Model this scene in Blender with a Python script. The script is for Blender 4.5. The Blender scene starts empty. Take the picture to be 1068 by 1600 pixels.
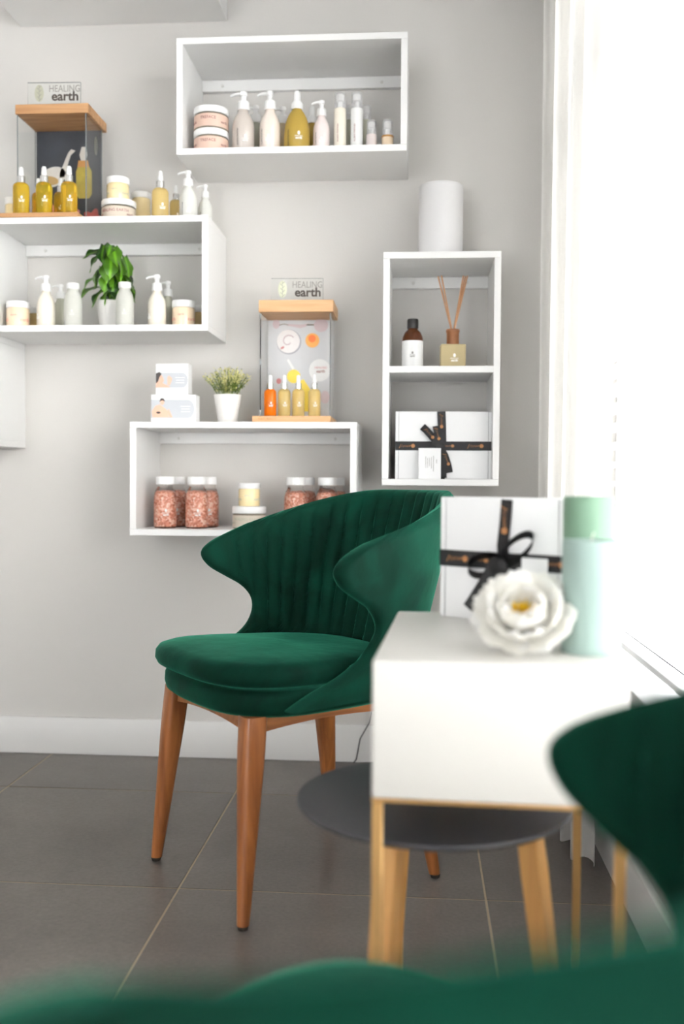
import bpy, bmesh, math, random
from mathutils import Vector, Matrix
PI = math.pi
random.seed(7)
S = bpy.context.scene
COL = S.collection

# ---------------------------------------------------------------- camera
YAW, PIT, ROL = -0.0775, -0.0314, 0.0064
cam_d = bpy.data.cameras.new('camera')
cam_d.sensor_fit = 'VERTICAL'; cam_d.sensor_height = 36.0; cam_d.sensor_width = 24.03
cam_d.lens = 36.0 * 1560.35 / 1600
cam = bpy.data.objects.new('camera', cam_d); COL.objects.link(cam)
fw = Vector((math.sin(YAW)*math.cos(PIT), math.cos(YAW)*math.cos(PIT), math.sin(PIT)))
rt = Vector((math.cos(YAW), -math.sin(YAW), 0)); up = rt.cross(fw)
rt2 = math.cos(ROL)*rt + math.sin(ROL)*up; up2 = -math.sin(ROL)*rt + math.cos(ROL)*up
M = Matrix((rt2, up2, -fw)).transposed().to_4x4(); M.translation = Vector((-0.0338, -2.8388, 0.8047))
cam.matrix_world = M
cam_d.dof.use_dof = True; cam_d.dof.focus_distance = 2.15; cam_d.dof.aperture_fstop = 2.2
cam_d.clip_start = 0.02
S.camera = cam

# ---------------------------------------------------------------- world, lights, exposure
W = bpy.data.worlds.new('world'); S.world = W; W.use_nodes = True
bg = W.node_tree.nodes['Background']; bg.inputs[0].default_value = (0.97, 0.985, 1.0, 1); bg.inputs[1].default_value = 6.5
def area(name, loc, rot, sx, sy, power, color=(1,1,1), portal=False):
    l = bpy.data.lights.new(name, 'AREA'); l.shape = 'RECTANGLE'; l.size = sx; l.size_y = sy
    l.energy = power; l.color = color
    if portal: l.cycles.is_portal = True
    o = bpy.data.objects.new(name, l); COL.objects.link(o); o.location = loc; o.rotation_euler = rot
    return o
sun_d = bpy.data.lights.new('hazy_sun', 'SUN'); sun_d.energy = 5.8; sun_d.angle = math.radians(28); sun_d.color = (1.0, 0.97, 0.92)
sun = bpy.data.objects.new('hazy_sun', sun_d); COL.objects.link(sun); sun.location = (3, -4, 3)
sun.rotation_euler = Vector((-0.62, 0.75, -0.20)).to_track_quat('-Z', 'Y').to_euler()
area('window_portal', (0.58, -2.015, 1.236), (0, PI/2, 0), 1.72, 3.45, 1, portal=True)
area('fill_window_portal', (-1.6, -5.15, 1.05), (PI/2, 0, 0), 2.0, 1.9, 1, portal=True)  # portal for the unseen fill opening added behind the camera
S.view_settings.view_transform = 'Standard'; S.view_settings.look = 'None'
S.view_settings.gamma = 1; S.view_settings.use_curve_mapping = False
S.view_settings.exposure = 0.2

# ---------------------------------------------------------------- materials
def mat(name, color, rough=0.5, metal=0.0, var=0.0, vscale=8.0, bump=0.0, bscale=60.0, **kw):
    m = bpy.data.materials.new(name); m.use_nodes = True
    nt = m.node_tree; b = nt.nodes['Principled BSDF']
    b.inputs['Base Color'].default_value = (*color, 1); b.inputs['Roughness'].default_value = rough
    b.inputs['Metallic'].default_value = metal
    for k, v in kw.items():
        b.inputs[k.replace('_', ' ')].default_value = v
    tc = nt.nodes.new('ShaderNodeTexCoord')
    if var > 0:
        n = nt.nodes.new('ShaderNodeTexNoise'); n.inputs['Scale'].default_value = vscale; n.inputs['Detail'].default_value = 4
        r = nt.nodes.new('ShaderNodeMapRange'); r.inputs['To Min'].default_value = 1-var; r.inputs['To Max'].default_value = 1+var
        h = nt.nodes.new('ShaderNodeHueSaturation'); h.inputs['Color'].default_value = (*color, 1)
        nt.links.new(tc.outputs['Object'], n.inputs['Vector']); nt.links.new(n.outputs['Fac'], r.inputs['Value'])
        nt.links.new(r.outputs[0], h.inputs['Value']); nt.links.new(h.outputs[0], b.inputs['Base Color'])
    if bump > 0:
        n = nt.nodes.new('ShaderNodeTexNoise'); n.inputs['Scale'].default_value = bscale; n.inputs['Detail'].default_value = 3
        bp = nt.nodes.new('ShaderNodeBump'); bp.inputs['Strength'].default_value = bump; bp.inputs['Distance'].default_value = 0.002
        nt.links.new(tc.outputs['Object'], n.inputs['Vector']); nt.links.new(n.outputs['Fac'], bp.inputs['Height'])
        nt.links.new(bp.outputs[0], b.inputs['Normal'])
    return m

def wood(name, c1, c2, rough=0.35, sc=(1, 1, 1), scale=9.0, coat=0.0):
    m = bpy.data.materials.new(name); m.use_nodes = True; nt = m.node_tree; b = nt.nodes['Principled BSDF']
    tc = nt.nodes.new('ShaderNodeTexCoord'); mp = nt.nodes.new('ShaderNodeMapping'); mp.inputs['Scale'].default_value = sc
    n = nt.nodes.new('ShaderNodeTexNoise'); n.inputs['Scale'].default_value = scale; n.inputs['Detail'].default_value = 6; n.inputs['Distortion'].default_value = 0.6
    cr = nt.nodes.new('ShaderNodeValToRGB'); cr.color_ramp.elements[0].position = 0.32; cr.color_ramp.elements[1].position = 0.68
    cr.color_ramp.elements[0].color = (*c1, 1); cr.color_ramp.elements[1].color = (*c2, 1)
    nt.links.new(tc.outputs['Object'], mp.inputs[0]); nt.links.new(mp.outputs[0], n.inputs['Vector'])
    nt.links.new(n.outputs['Fac'], cr.inputs[0]); nt.links.new(cr.outputs[0], b.inputs['Base Color'])
    b.inputs['Roughness'].default_value = rough; b.inputs['Coat Weight'].default_value = coat
    return m

def glassy(name, color, rough=0.0, ior=1.45, trans=1.0, coat=0.0):
    return mat(name, color, rough, Transmission_Weight=trans, IOR=ior, Coat_Weight=coat)

def velvet():
    m = bpy.data.materials.new('green_velvet'); m.use_nodes = True; nt = m.node_tree; b = nt.nodes['Principled BSDF']
    tc = nt.nodes.new('ShaderNodeTexCoord')
    n = nt.nodes.new('ShaderNodeTexNoise'); n.inputs['Scale'].default_value = 7; n.inputs['Detail'].default_value = 5; n.inputs['Distortion'].default_value = 1.2
    cr = nt.nodes.new('ShaderNodeValToRGB')
    cr.color_ramp.elements[0].position = 0.35; cr.color_ramp.elements[0].color = (0.0008, 0.018, 0.0105, 1)
    cr.color_ramp.elements[1].position = 0.7; cr.color_ramp.elements[1].color = (0.0022, 0.043, 0.025, 1)
    nt.links.new(tc.outputs['Object'], n.inputs['Vector']); nt.links.new(n.outputs['Fac'], cr.inputs[0]); nt.links.new(cr.outputs[0], b.inputs['Base Color'])
    b.inputs['Roughness'].default_value = 0.75; b.inputs['Specular IOR Level'].default_value = 0.08
    b.inputs['Sheen Weight'].default_value = 0.6; b.inputs['Sheen Roughness'].default_value = 0.36
    b.inputs['Sheen Tint'].default_value = (0.08, 0.52, 0.33, 1)
    n2 = nt.nodes.new('ShaderNodeTexNoise'); n2.inputs['Scale'].default_value = 18; n2.inputs['Detail'].default_value = 3
    bp = nt.nodes.new('ShaderNodeBump'); bp.inputs['Strength'].default_value = 0.5; bp.inputs['Distance'].default_value = 0.004
    nt.links.new(tc.outputs['Object'], n2.inputs['Vector']); nt.links.new(n2.outputs['Fac'], bp.inputs['Height']); nt.links.new(bp.outputs[0], b.inputs['Normal'])
    return m

def tile_mat():
    m = bpy.data.materials.new('grey_stone_tile'); m.use_nodes = True; nt = m.node_tree; b = nt.nodes['Principled BSDF']
    tc = nt.nodes.new('ShaderNodeTexCoord'); oi = nt.nodes.new('ShaderNodeObjectInfo')
    va = nt.nodes.new('ShaderNodeVectorMath'); va.operation = 'ADD'
    n = nt.nodes.new('ShaderNodeTexNoise'); n.inputs['Scale'].default_value = 3.2; n.inputs['Detail'].default_value = 9; n.inputs['Roughness'].default_value = 0.65
    n3 = nt.nodes.new('ShaderNodeTexNoise'); n3.inputs['Scale'].default_value = 130; n3.inputs['Detail'].default_value = 2
    cr = nt.nodes.new('ShaderNodeValToRGB')
    cr.color_ramp.elements[0].position = 0.3; cr.color_ramp.elements[0].color = (0.128, 0.112, 0.098, 1)
    cr.color_ramp.elements[1].position = 0.75; cr.color_ramp.elements[1].color = (0.190, 0.168, 0.148, 1)
    mx = nt.nodes.new('ShaderNodeMix'); mx.data_type = 'RGBA'; mx.blend_type = 'OVERLAY'; mx.inputs['Factor'].default_value = 0.25
    h = nt.nodes.new('ShaderNodeHueSaturation'); r = nt.nodes.new('ShaderNodeMapRange'); r.inputs['To Min'].default_value = 0.92; r.inputs['To Max'].default_value = 1.08
    nt.links.new(tc.outputs['Object'], va.inputs[0]); nt.links.new(oi.outputs['Random'], va.inputs[1])
    nt.links.new(va.outputs[0], n.inputs['Vector']); nt.links.new(va.outputs[0], n3.inputs['Vector'])
    nt.links.new(n.outputs['Fac'], cr.inputs[0]); nt.links.new(cr.outputs[0], mx.inputs[6]); nt.links.new(n3.outputs['Fac'], mx.inputs[7])
    nt.links.new(mx.outputs[2], h.inputs['Color']); nt.links.new(oi.outputs['Random'], r.inputs['Value']); nt.links.new(r.outputs[0], h.inputs['Value'])
    nt.links.new(h.outputs[0], b.inputs['Base Color'])
    b.inputs['Roughness'].default_value = 0.33; b.inputs['Specular IOR Level'].default_value = 0.45
    bp = nt.nodes.new('ShaderNodeBump'); bp.inputs['Strength'].default_value = 0.15; bp.inputs['Distance'].default_value = 0.001
    nt.links.new(n3.outputs['Fac'], bp.inputs['Height']); nt.links.new(bp.outputs[0], b.inputs['Normal'])
    return m

def salt_mat():
    m = bpy.data.materials.new('pink_salt'); m.use_nodes = True; nt = m.node_tree; b = nt.nodes['Principled BSDF']
    tc = nt.nodes.new('ShaderNodeTexCoord'); v = nt.nodes.new('ShaderNodeTexVoronoi'); v.inputs['Scale'].default_value = 190
    cr = nt.nodes.new('ShaderNodeValToRGB'); e = cr.color_ramp.elements
    e[0].position = 0.1; e[0].color = (0.55, 0.15, 0.08, 1); e[1].position = 0.9; e[1].color = (0.98, 0.72, 0.60, 1)
    k = e.new(0.5); k.color = (0.88, 0.40, 0.28, 1)
    nt.links.new(tc.outputs['Object'], v.inputs['Vector']); nt.links.new(v.outputs['Color'], cr.inputs[0]); nt.links.new(cr.outputs[0], b.inputs['Base Color'])
    b.inputs['Roughness'].default_value = 0.5; b.inputs['Subsurface Weight'].default_value = 0.0
    return m

def leaf_mat(name, dark, light, sc=1.0):
    m = bpy.data.materials.new(name); m.use_nodes = True; nt = m.node_tree; b = nt.nodes['Principled BSDF']
    tc = nt.nodes.new('ShaderNodeTexCoord'); oi = nt.nodes.new('ShaderNodeObjectInfo'); sx = nt.nodes.new('ShaderNodeSeparateXYZ')
    ab = nt.nodes.new('ShaderNodeMath'); ab.operation = 'ABSOLUTE'
    r = nt.nodes.new('ShaderNodeMapRange'); r.inputs['From Max'].default_value = 0.006; r.inputs['To Min'].default_value = 0.8; r.inputs['To Max'].default_value = 0.0
    ad = nt.nodes.new('ShaderNodeMath'); ad.operation = 'MULTIPLY_ADD'; ad.inputs[1].default_value = 0.55
    mx = nt.nodes.new('ShaderNodeMix'); mx.data_type = 'RGBA'; mx.inputs[6].default_value = (*dark, 1); mx.inputs[7].default_value = (*light, 1)
    nt.links.new(tc.outputs['Object'], sx.inputs[0]); nt.links.new(sx.outputs[0], ab.inputs[0]); nt.links.new(ab.outputs[0], r.inputs['Value'])
    nt.links.new(oi.outputs['Random'], ad.inputs[0]); nt.links.new(r.outputs[0], ad.inputs[2]); nt.links.new(ad.outputs[0], mx.inputs[0])
    nt.links.new(mx.outputs[2], b.inputs['Base Color']); b.inputs['Roughness'].default_value = 0.3
    return m

def sheer_mat(name, color, tr=0.5):
    m = bpy.data.materials.new(name); m.use_nodes = True; nt = m.node_tree; nt.nodes.remove(nt.nodes['Principled BSDF'])
    o = nt.nodes['Material Output']; d = nt.nodes.new('ShaderNodeBsdfDiffuse'); t = nt.nodes.new('ShaderNodeBsdfTranslucent'); mx = nt.nodes.new('ShaderNodeMixShader')
    w = nt.nodes.new('ShaderNodeTexWave'); w.inputs['Scale'].default_value = 220; w.bands_direction = 'Z'
    tc = nt.nodes.new('ShaderNodeTexCoord'); bp = nt.nodes.new('ShaderNodeBump'); bp.inputs['Strength'].default_value = 0.04
    nt.links.new(tc.outputs['Object'], w.inputs['Vector']); nt.links.new(w.outputs['Fac'], bp.inputs['Height']); nt.links.new(bp.outputs[0], d.inputs['Normal'])
    d.inputs[0].default_value = (*color, 1); t.inputs[0].default_value = (*color, 1); mx.inputs[0].default_value = tr
    nt.links.new(d.outputs[0], mx.inputs[1]); nt.links.new(t.outputs[0], mx.inputs[2]); nt.links.new(mx.outputs[0], o.inputs[0])
    return m

MT = dict(
    wall=mat('painted_wall', (0.68, 0.66, 0.63), 0.85, var=0.015, vscale=1.5, bump=0.15, bscale=180),
    ceiling=mat('ceiling_paint', (0.85, 0.85, 0.84), 0.9, var=0.01),
    base=mat('baseboard_paint', (0.80, 0.79, 0.77), 0.45, var=0.015, vscale=3),
    grout=mat('sand_grout', (0.50, 0.40, 0.28), 0.9, var=0.15, vscale=30),
    tile=tile_mat(),
    shelf=mat('white_laminate', (0.86, 0.855, 0.84), 0.42, var=0.008, vscale=6),
    frame=mat('white_window_frame', (0.88, 0.88, 0.88), 0.4, var=0.01),
    velvet=velvet(),
    teak=wood('oiled_brown_wood', (0.22, 0.068, 0.018), (0.46, 0.165, 0.048), 0.32, (9, 9, 0.7), 5, 0.25),
    teakh=wood('oiled_brown_rail', (0.25, 0.085, 0.025), (0.46, 0.17, 0.05), 0.35, (1.2, 9, 9), 5, 0.25),
    glide=mat('dark_glide', (0.03, 0.025, 0.02), 0.6, var=0.1),
    pine=wood('pale_pine', (0.60, 0.34, 0.16), (0.78, 0.48, 0.25), 0.5, (1.0, 14, 14), 5),
    pine2=wood('honey_pine', (0.44, 0.22, 0.09), (0.60, 0.34, 0.16), 0.5, (1.0, 14, 14), 5),
    beech=wood('honey_wood_leg', (0.55, 0.27, 0.08), (0.74, 0.41, 0.14), 0.4, (8, 8, 0.8), 5),
    gold=mat('brushed_gold', (0.80, 0.50, 0.20), 0.35, 0.85, var=0.06, vscale=40),
    darktop=mat('matt_charcoal', (0.052, 0.054, 0.060), 0.42, var=0.08, vscale=20),
    lacquer=mat('cream_lacquer', (0.70, 0.68, 0.635), 0.4, var=0.008),
    card=mat('white_card', (0.88, 0.88, 0.88), 0.55, var=0.01, vscale=20),
    cardedge=mat('card_shadow_gap', (0.35, 0.35, 0.35), 0.8, var=0.05),
    ribbon=mat('black_satin_ribbon', (0.006, 0.006, 0.007), 0.55, var=0.2, vscale=50),
    ribgold=mat('bronze_print', (0.50, 0.22, 0.08), 0.5, var=0.1, vscale=80),
    white=mat('white_plastic', (0.90, 0.90, 0.89), 0.3, var=0.01, vscale=30),
    silver=mat('silver_collar', (0.75, 0.75, 0.74), 0.2, 1.0, var=0.04, vscale=60),
    acrylic=mat('clear_acrylic', (0.97, 0.99, 0.985), 0.02, Transmission_Weight=1.0, IOR=1.12),
    acryledge=mat('acrylic_edge', (0.20, 0.22, 0.22), 0.15, var=0.1, vscale=60),
    clearcap=mat('clear_cap_plastic', (0.9, 0.9, 0.9), 0.08, Alpha=0.25),
    glass=mat('window_glass', (1, 1, 1), 0.0, Transmission_Weight=1.0, IOR=1.02),
    saltglass=mat('salt_jar_glass', (0.93, 0.90, 0.88), 0.08, Transmission_Weight=1.0, IOR=1.2),
    salt=salt_mat(),
    amberoil=mat('golden_oil', (0.92, 0.64, 0.06), 0.04, Transmission_Weight=0.75, IOR=1.3),
    oliveoil=mat('olive_gold_oil', (0.88, 0.66, 0.05), 0.04, Transmission_Weight=0.75, IOR=1.3),
    paleoil=mat('pale_yellow_oil', (0.90, 0.70, 0.30), 0.15, Transmission_Weight=0.55, IOR=1.3),
    orangeoil=mat('orange_oil', (0.90, 0.22, 0.01), 0.12, Transmission_Weight=0.35, IOR=1.3),
    amberspray=mat('amber_liquid', (0.66, 0.46, 0.10), 0.12, Transmission_Weight=0.35, IOR=1.3),
    cream=mat('cream_lotion', (0.88, 0.82, 0.70), 0.22, var=0.02, vscale=20, Coat_Weight=0.4),
    creampink=mat('pinkish_lotion', (0.86, 0.76, 0.68), 0.22, var=0.02, vscale=20, Coat_Weight=0.4),
    palepink=mat('pale_pink_lotion', (0.84, 0.74, 0.72), 0.22, var=0.02, vscale=20, Coat_Weight=0.4),
    greypink=mat('greyish_pink_gel', (0.70, 0.63, 0.57), 0.22, Transmission_Weight=0.15, var=0.02, Coat_Weight=0.4),
    greengrey=mat('pale_sage_gel', (0.66, 0.66, 0.54), 0.25, Transmission_Weight=0.15, var=0.02, Coat_Weight=0.4),
    beige=mat('beige_lotion', (0.72, 0.60, 0.40), 0.25, var=0.03, Coat_Weight=0.4),
    frost=mat('frosted_glass', (0.80, 0.80, 0.74), 0.35, Transmission_Weight=0.35, IOR=1.2, var=0.02),
    milk=mat('milky_frosted_glass', (0.84, 0.84, 0.79), 0.3, Transmission_Weight=0.2, IOR=1.2, var=0.02),
    jarcream=mat('jar_yellow_cream', (0.90, 0.74, 0.42), 0.25, var=0.03, vscale=15, Coat_Weight=0.5),
    jarpeach=mat('jar_peach_cream', (0.88, 0.70, 0.50), 0.25, var=0.03, vscale=15, Coat_Weight=0.5),
    jaramber=mat('jar_amber_balm', (0.66, 0.48, 0.20), 0.25, var=0.05, vscale=15, Coat_Weight=0.5),
    jarglass=mat('jar_brownish_glass', (0.34, 0.29, 0.22), 0.15, Transmission_Weight=0.3, IOR=1.3),
    labpink=mat('dusty_pink_label', (0.74, 0.53, 0.43), 0.6, var=0.03, vscale=30),
    labbeige=mat('beige_label', (0.66, 0.58, 0.48), 0.6, var=0.03, vscale=30),
    labwhite=mat('white_label', (0.88, 0.88, 0.87), 0.6, var=0.01),
    red=mat('dusty_red_print', (0.72, 0.32, 0.24), 0.6, var=0.05),
    ink=mat('brown_black_ink', (0.06, 0.045, 0.035), 0.6, var=0.05),
    greyink=mat('grey_ink', (0.30, 0.28, 0.26), 0.6, var=0.05),
    mauveink=mat('mauve_ink', (0.36, 0.17, 0.15), 0.6, var=0.05),
    whiteink=mat('white_print', (0.95, 0.95, 0.93), 0.5, var=0.01),
    sageink=mat('faded_sage_print', (0.52, 0.52, 0.40), 0.7, var=0.08, vscale=60),
    paleleafink=mat('pale_lime_print', (0.72, 0.74, 0.56), 0.7, var=0.08, vscale=60),
    brownglass=mat('brown_bottle_glass', (0.16, 0.045, 0.012), 0.1, Transmission_Weight=0.5, IOR=1.3),
    blackcap=mat('black_cap_plastic', (0.012, 0.011, 0.011), 0.4, var=0.1, vscale=50),
    diffoil=mat('diffuser_liquid', (0.88, 0.74, 0.44), 0.2, Transmission_Weight=0.45, IOR=1.2),
    collarwood=wood('cork_brown_wood', (0.27, 0.10, 0.035), (0.40, 0.17, 0.07), 0.5, (6, 6, 2), 8),
    reed=wood('reed_sticks', (0.50, 0.25, 0.12), (0.66, 0.37, 0.20), 0.6, (9, 9, 1), 20),
    ceramic=mat('matt_white_ceramic', (0.78, 0.77, 0.77), 0.35, var=0.012, vscale=8),
    pot=mat('white_pot', (0.86, 0.84, 0.81), 0.4, var=0.012),
    soil=mat('dark_potting_soil', (0.02, 0.016, 0.010), 0.95, var=0.4, vscale=60, bump=0.6, bscale=200),
    leaf=leaf_mat('variegated_leaf', (0.006, 0.040, 0.005), (0.16, 0.40, 0.02)),
    stem=mat('leaf_stem', (0.05, 0.16, 0.03), 0.5, var=0.2, vscale=40),
    sprig=leaf_mat('yellow_green_sprig', (0.10, 0.17, 0.02), (0.62, 0.60, 0.18)),
    sprigy=mat('lime_sprig_tips', (0.78, 0.74, 0.32), 0.5, var=0.25, vscale=120),
    slate=mat('slate_print', (0.035, 0.040, 0.050), 0.6, var=0.55, vscale=14),
    slateside=mat('dark_case_panel', (0.16, 0.15, 0.15), 0.3, var=0.1, vscale=14),
    marble=mat('grey_marble_print', (0.68, 0.685, 0.70), 0.5, var=0.07, vscale=10),
    spoon=mat('spoon_print', (0.60, 0.57, 0.52), 0.5, var=0.06, vscale=40),
    spooncup=mat('spoon_oil_print', (0.42, 0.27, 0.10), 0.5, var=0.1, vscale=60),
    oilprint=mat('oil_bottle_print', (0.42, 0.33, 0.05), 0.5, var=0.3, vscale=40),
    corkprint=mat('cork_print', (0.50, 0.24, 0.07), 0.5, var=0.1, vscale=60),
    flowerred=mat('red_flower_print', (0.55, 0.06, 0.05), 0.5, var=0.35, vscale=50),
    flowerpink=mat('pink_flower_print', (0.62, 0.25, 0.25), 0.5, var=0.3, vscale=50),
    quartz=mat('rose_quartz_print', (0.66, 0.54, 0.56), 0.4, var=0.05, vscale=40),
    gelorange=mat('orange_gel_print', (0.95, 0.45, 0.10), 0.4, var=0.06, vscale=60),
    gelcore=mat('deep_orange_print', (0.95, 0.20, 0.03), 0.4, var=0.06, vscale=60),
    dropyellow=mat('yellow_oil_print', (0.92, 0.70, 0.08), 0.4, var=0.08, vscale=60),
    dishcream=mat('cream_dish_print', (0.84, 0.81, 0.80), 0.4, var=0.05, vscale=60),
    dishgrey=mat('dish_rim_print', (0.40, 0.40, 0.44), 0.4, var=0.05, vscale=60),
    skin=mat('skin_print', (0.85, 0.50, 0.36), 0.5, var=0.08, vscale=60),
    hair=mat('dark_hair_print', (0.05, 0.04, 0.04), 0.5, var=0.1, vscale=60),
    pill=mat('grey_blue_print', (0.56, 0.58, 0.61), 0.5, var=0.02, vscale=30),
    curtain=sheer_mat('white_curtain_voile', (0.87, 0.86, 0.84), 0.48),
    slat=sheer_mat('white_blind_slat', (0.92, 0.92, 0.92), 0.5),
    waxa=mat('sage_green_wax', (0.18, 0.31, 0.21), 0.5, var=0.12, vscale=9),
    waxb=mat('pale_jade_wax', (0.32, 0.43, 0.39), 0.5, var=0.12, vscale=7),
    wick=mat('cotton_wick', (0.75, 0.72, 0.65), 0.9, var=0.1, vscale=80),
    petal=sheer_mat('white_petal', (0.97, 0.955, 0.91), 0.5),
    petalw=sheer_mat('pure_white_petal', (0.98, 0.975, 0.96), 0.5),
    stamen=mat('yellow_stamen', (0.95, 0.62, 0.02), 0.6, var=0.15, vscale=90),
    cord=mat('dark_cord', (0.05, 0.05, 0.05), 0.6, var=0.1),
    screw=mat('screw_cover', (0.72, 0.71, 0.68), 0.5, var=0.03),
)
# ---------------------------------------------------------------- mesh helpers
def mesh_of(bm, name, smooth=None):
    bmesh.ops.recalc_face_normals(bm, faces=bm.faces)
    me = bpy.data.meshes.new(name); bm.to_mesh(me); bm.free()
    if smooth is not None:
        for p in me.polygons: p.use_smooth = True
        if smooth < 179:
            me.set_sharp_from_angle(angle=math.radians(smooth))
    return me
def obj(name, bm, m, parent=None, smooth=40, loc=None, rot=None):
    me = bm if isinstance(bm, bpy.types.Mesh) else mesh_of(bm, name, smooth)
    if m is not None and not me.materials: me.materials.append(MT[m] if isinstance(m, str) else m)
    o = bpy.data.objects.new(name, me); COL.objects.link(o)
    if parent: o.parent = parent
    if loc: o.location = loc
    if rot: o.rotation_euler = rot
    return o
def tag(o, label=None, cat=None, group=None, kind=None):
    if label: o['label'] = label
    if cat: o['category'] = cat
    if group: o['group'] = group
    if kind: o['kind'] = kind
    return o
def thing(name, label, cat, loc=(0,0,0), rz=0, group=None):
    o = bpy.data.objects.new(name, None); COL.objects.link(o); o.location = loc; o.rotation_euler = (0, 0, rz)
    o.empty_display_size = 0.05
    return tag(o, label, cat, group)
def dup(root, loc, rz, label, group=None):
    def cp(o, par):
        c = o.copy(); COL.objects.link(c); c.parent = par
        for ch in o.children: cp(ch, c)
        return c
    r = cp(root, None); r.location = loc; r.rotation_euler = (0, 0, rz); r['label'] = label
    if group: r['group'] = group
    return r
def box(bm, c, s, bev=0.0, seg=2, rot=None):
    r = bmesh.ops.create_cube(bm, size=1.0); vs = r['verts']
    bmesh.ops.scale(bm, vec=s, verts=vs)
    if bev > 0:
        es = list({e for v in vs for e in v.link_edges})
        g = bmesh.ops.bevel(bm, geom=es, offset=bev, segments=seg, affect='EDGES', profile=0.5)
        vs = list({v for v in g['verts']} | {v for v in vs if v.is_valid})
    if rot is not None: bmesh.ops.transform(bm, matrix=rot.to_4x4(), verts=vs)
    bmesh.ops.translate(bm, vec=c, verts=vs)
    return vs
def bx(c, s, bev=0.0, seg=2, rot=None):
    bm = bmesh.new(); box(bm, c, s, bev, seg, rot); return bm
def lathe(prof, seg=32, c=(0,0,0), bm=None, sx=1, sy=1):
    bm = bm or bmesh.new(); rings = []
    for r, z in prof:
        if r < 1e-5: rings.append([bm.verts.new((c[0], c[1], c[2]+z))])
        else: rings.append([bm.verts.new((c[0]+sx*r*math.cos(2*PI*i/seg), c[1]+sy*r*math.sin(2*PI*i/seg), c[2]+z)) for i in range(seg)])
    for a, b in zip(rings[:-1], rings[1:]):
        for i in range(seg):
            j = (i+1) % seg
            if len(a) == 1 and len(b) == 1: continue
            if len(a) == 1: bm.faces.new((a[0], b[i], b[j]))
            elif len(b) == 1: bm.faces.new((a[i], a[j], b[0]))
            else: bm.faces.new((a[i], a[j], b[j], b[i]))
    return bm
def tube(pts, r, seg=8, bm=None, flat=1.0):
    bm = bm or bmesh.new(); pts = [Vector(p) for p in pts]; rings = []
    up0 = Vector((0, 0, 1))
    for i, p in enumerate(pts):
        t = (pts[min(i+1, len(pts)-1)] - pts[max(i-1, 0)]).normalized()
        a = t.cross(up0)
        if a.length < 0.05: a = t.cross(Vector((0, 1, 0)))
        a.normalize(); b = a.cross(t)
        rr = r[i] if isinstance(r, (list, tuple)) else r
        rings.append([bm.verts.new(p + a*rr*math.cos(2*PI*k/seg) + b*rr*flat*math.sin(2*PI*k/seg)) for k in range(seg)])
    for a, b in zip(rings[:-1], rings[1:]):
        for i in range(seg): bm.faces.new((a[i], a[(i+1) % seg], b[(i+1) % seg], b[i]))
    bm.faces.new(rings[0][::-1]); bm.faces.new(rings[-1])
    return bm
def poly(pts, th, y0=0.0, bm=None):
    """a flat plate in the XZ plane, front face at y0-th"""
    bm = bm or bmesh.new()
    f = [bm.verts.new((x, y0-th, z)) for x, z in pts]; b = [bm.verts.new((x, y0, z)) for x, z in pts]
    n = len(pts)
    bm.faces.new(f); bm.faces.new(b[::-1])
    for i in range(n): bm.faces.new((f[i], b[i], b[(i+1) % n], f[(i+1) % n]))
    return bm
def ell(cx, cz, rx, rz, n=24, a0=0.0):
    return [(cx+rx*math.cos(2*PI*i/n)*math.cos(a0)-rz*math.sin(2*PI*i/n)*math.sin(a0), cz+rx*math.cos(2*PI*i/n)*math.sin(a0)+rz*math.sin(2*PI*i/n)*math.cos(a0)) for i in range(n)]
TXT = {}
def text_mesh(s, size, bold=0.0, ext=0.0002, align='CENTER'):
    key = (s, round(size, 5), round(bold, 5), align)
    if key not in TXT:
        cu = bpy.data.curves.new('t', 'FONT'); cu.body = s; cu.size = size; cu.offset = bold; cu.extrude = ext
        cu.align_x = align; cu.align_y = 'CENTER'; cu.resolution_u = 3; cu.fill_mode = 'BOTH'
        o = bpy.data.objects.new('t', cu); COL.objects.link(o)
        dg = bpy.context.evaluated_depsgraph_get()
        me = bpy.data.meshes.new_from_object(o.evaluated_get(dg)); bpy.data.objects.remove(o); bpy.data.curves.remove(cu)
        TXT[key] = me
    return TXT[key].copy()
def text(name, s, size, m, parent, loc, bold=0.0, rot=(PI/2, 0, 0), align='CENTER'):
    me = text_mesh(s, size, bold, align=align); me.materials.clear(); return obj(name, me, m, parent, None, loc, rot)
def merge(meshes, name):
    bm = bmesh.new()
    for me, mx in meshes:
        t = bmesh.new(); t.from_mesh(me); bmesh.ops.transform(t, matrix=mx, verts=t.verts)
        tmp = bpy.data.meshes.new('x'); t.to_mesh(tmp); t.free(); bm.from_mesh(tmp); bpy.data.meshes.remove(tmp)
    return bm
def wrap(bm, r):
    """bend a flat XZ-plane print (facing -y) around a cylinder of radius r"""
    for v in bm.verts:
        a = v.co.x / r; rr = r - v.co.y
        v.co = Vector((rr*math.sin(a), -rr*math.cos(a), v.co.z))
    return bm
def logo_print(scale, r=None, zc=0.0, words=True):
    """small leaf oval over HEALING / earth, as a raised print"""
    R = Matrix.Rotation(PI/2, 4, 'X'); parts = []
    bm = bmesh.new(); poly(ell(0, 0.62*scale, 0.24*scale, 0.36*scale, 12), 0.0003, bm=bm)
    me = bpy.data.meshes.new('o'); bm.to_mesh(me); bm.free(); parts.append((me, Matrix.Identity(4)))
    parts.append((text_mesh('HEALING', 0.36*scale), Matrix.Translation((0, 0, 0.06*scale)) @ R))
    parts.append((text_mesh('earth', 0.58*scale, 0.02*scale), Matrix.Translation((0, 0, -0.30*scale)) @ R))
    b = merge(parts, 'logo')
    bmesh.ops.translate(b, vec=(0, -0.0003, zc), verts=b.verts)
    return wrap(b, r) if r else b

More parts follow.
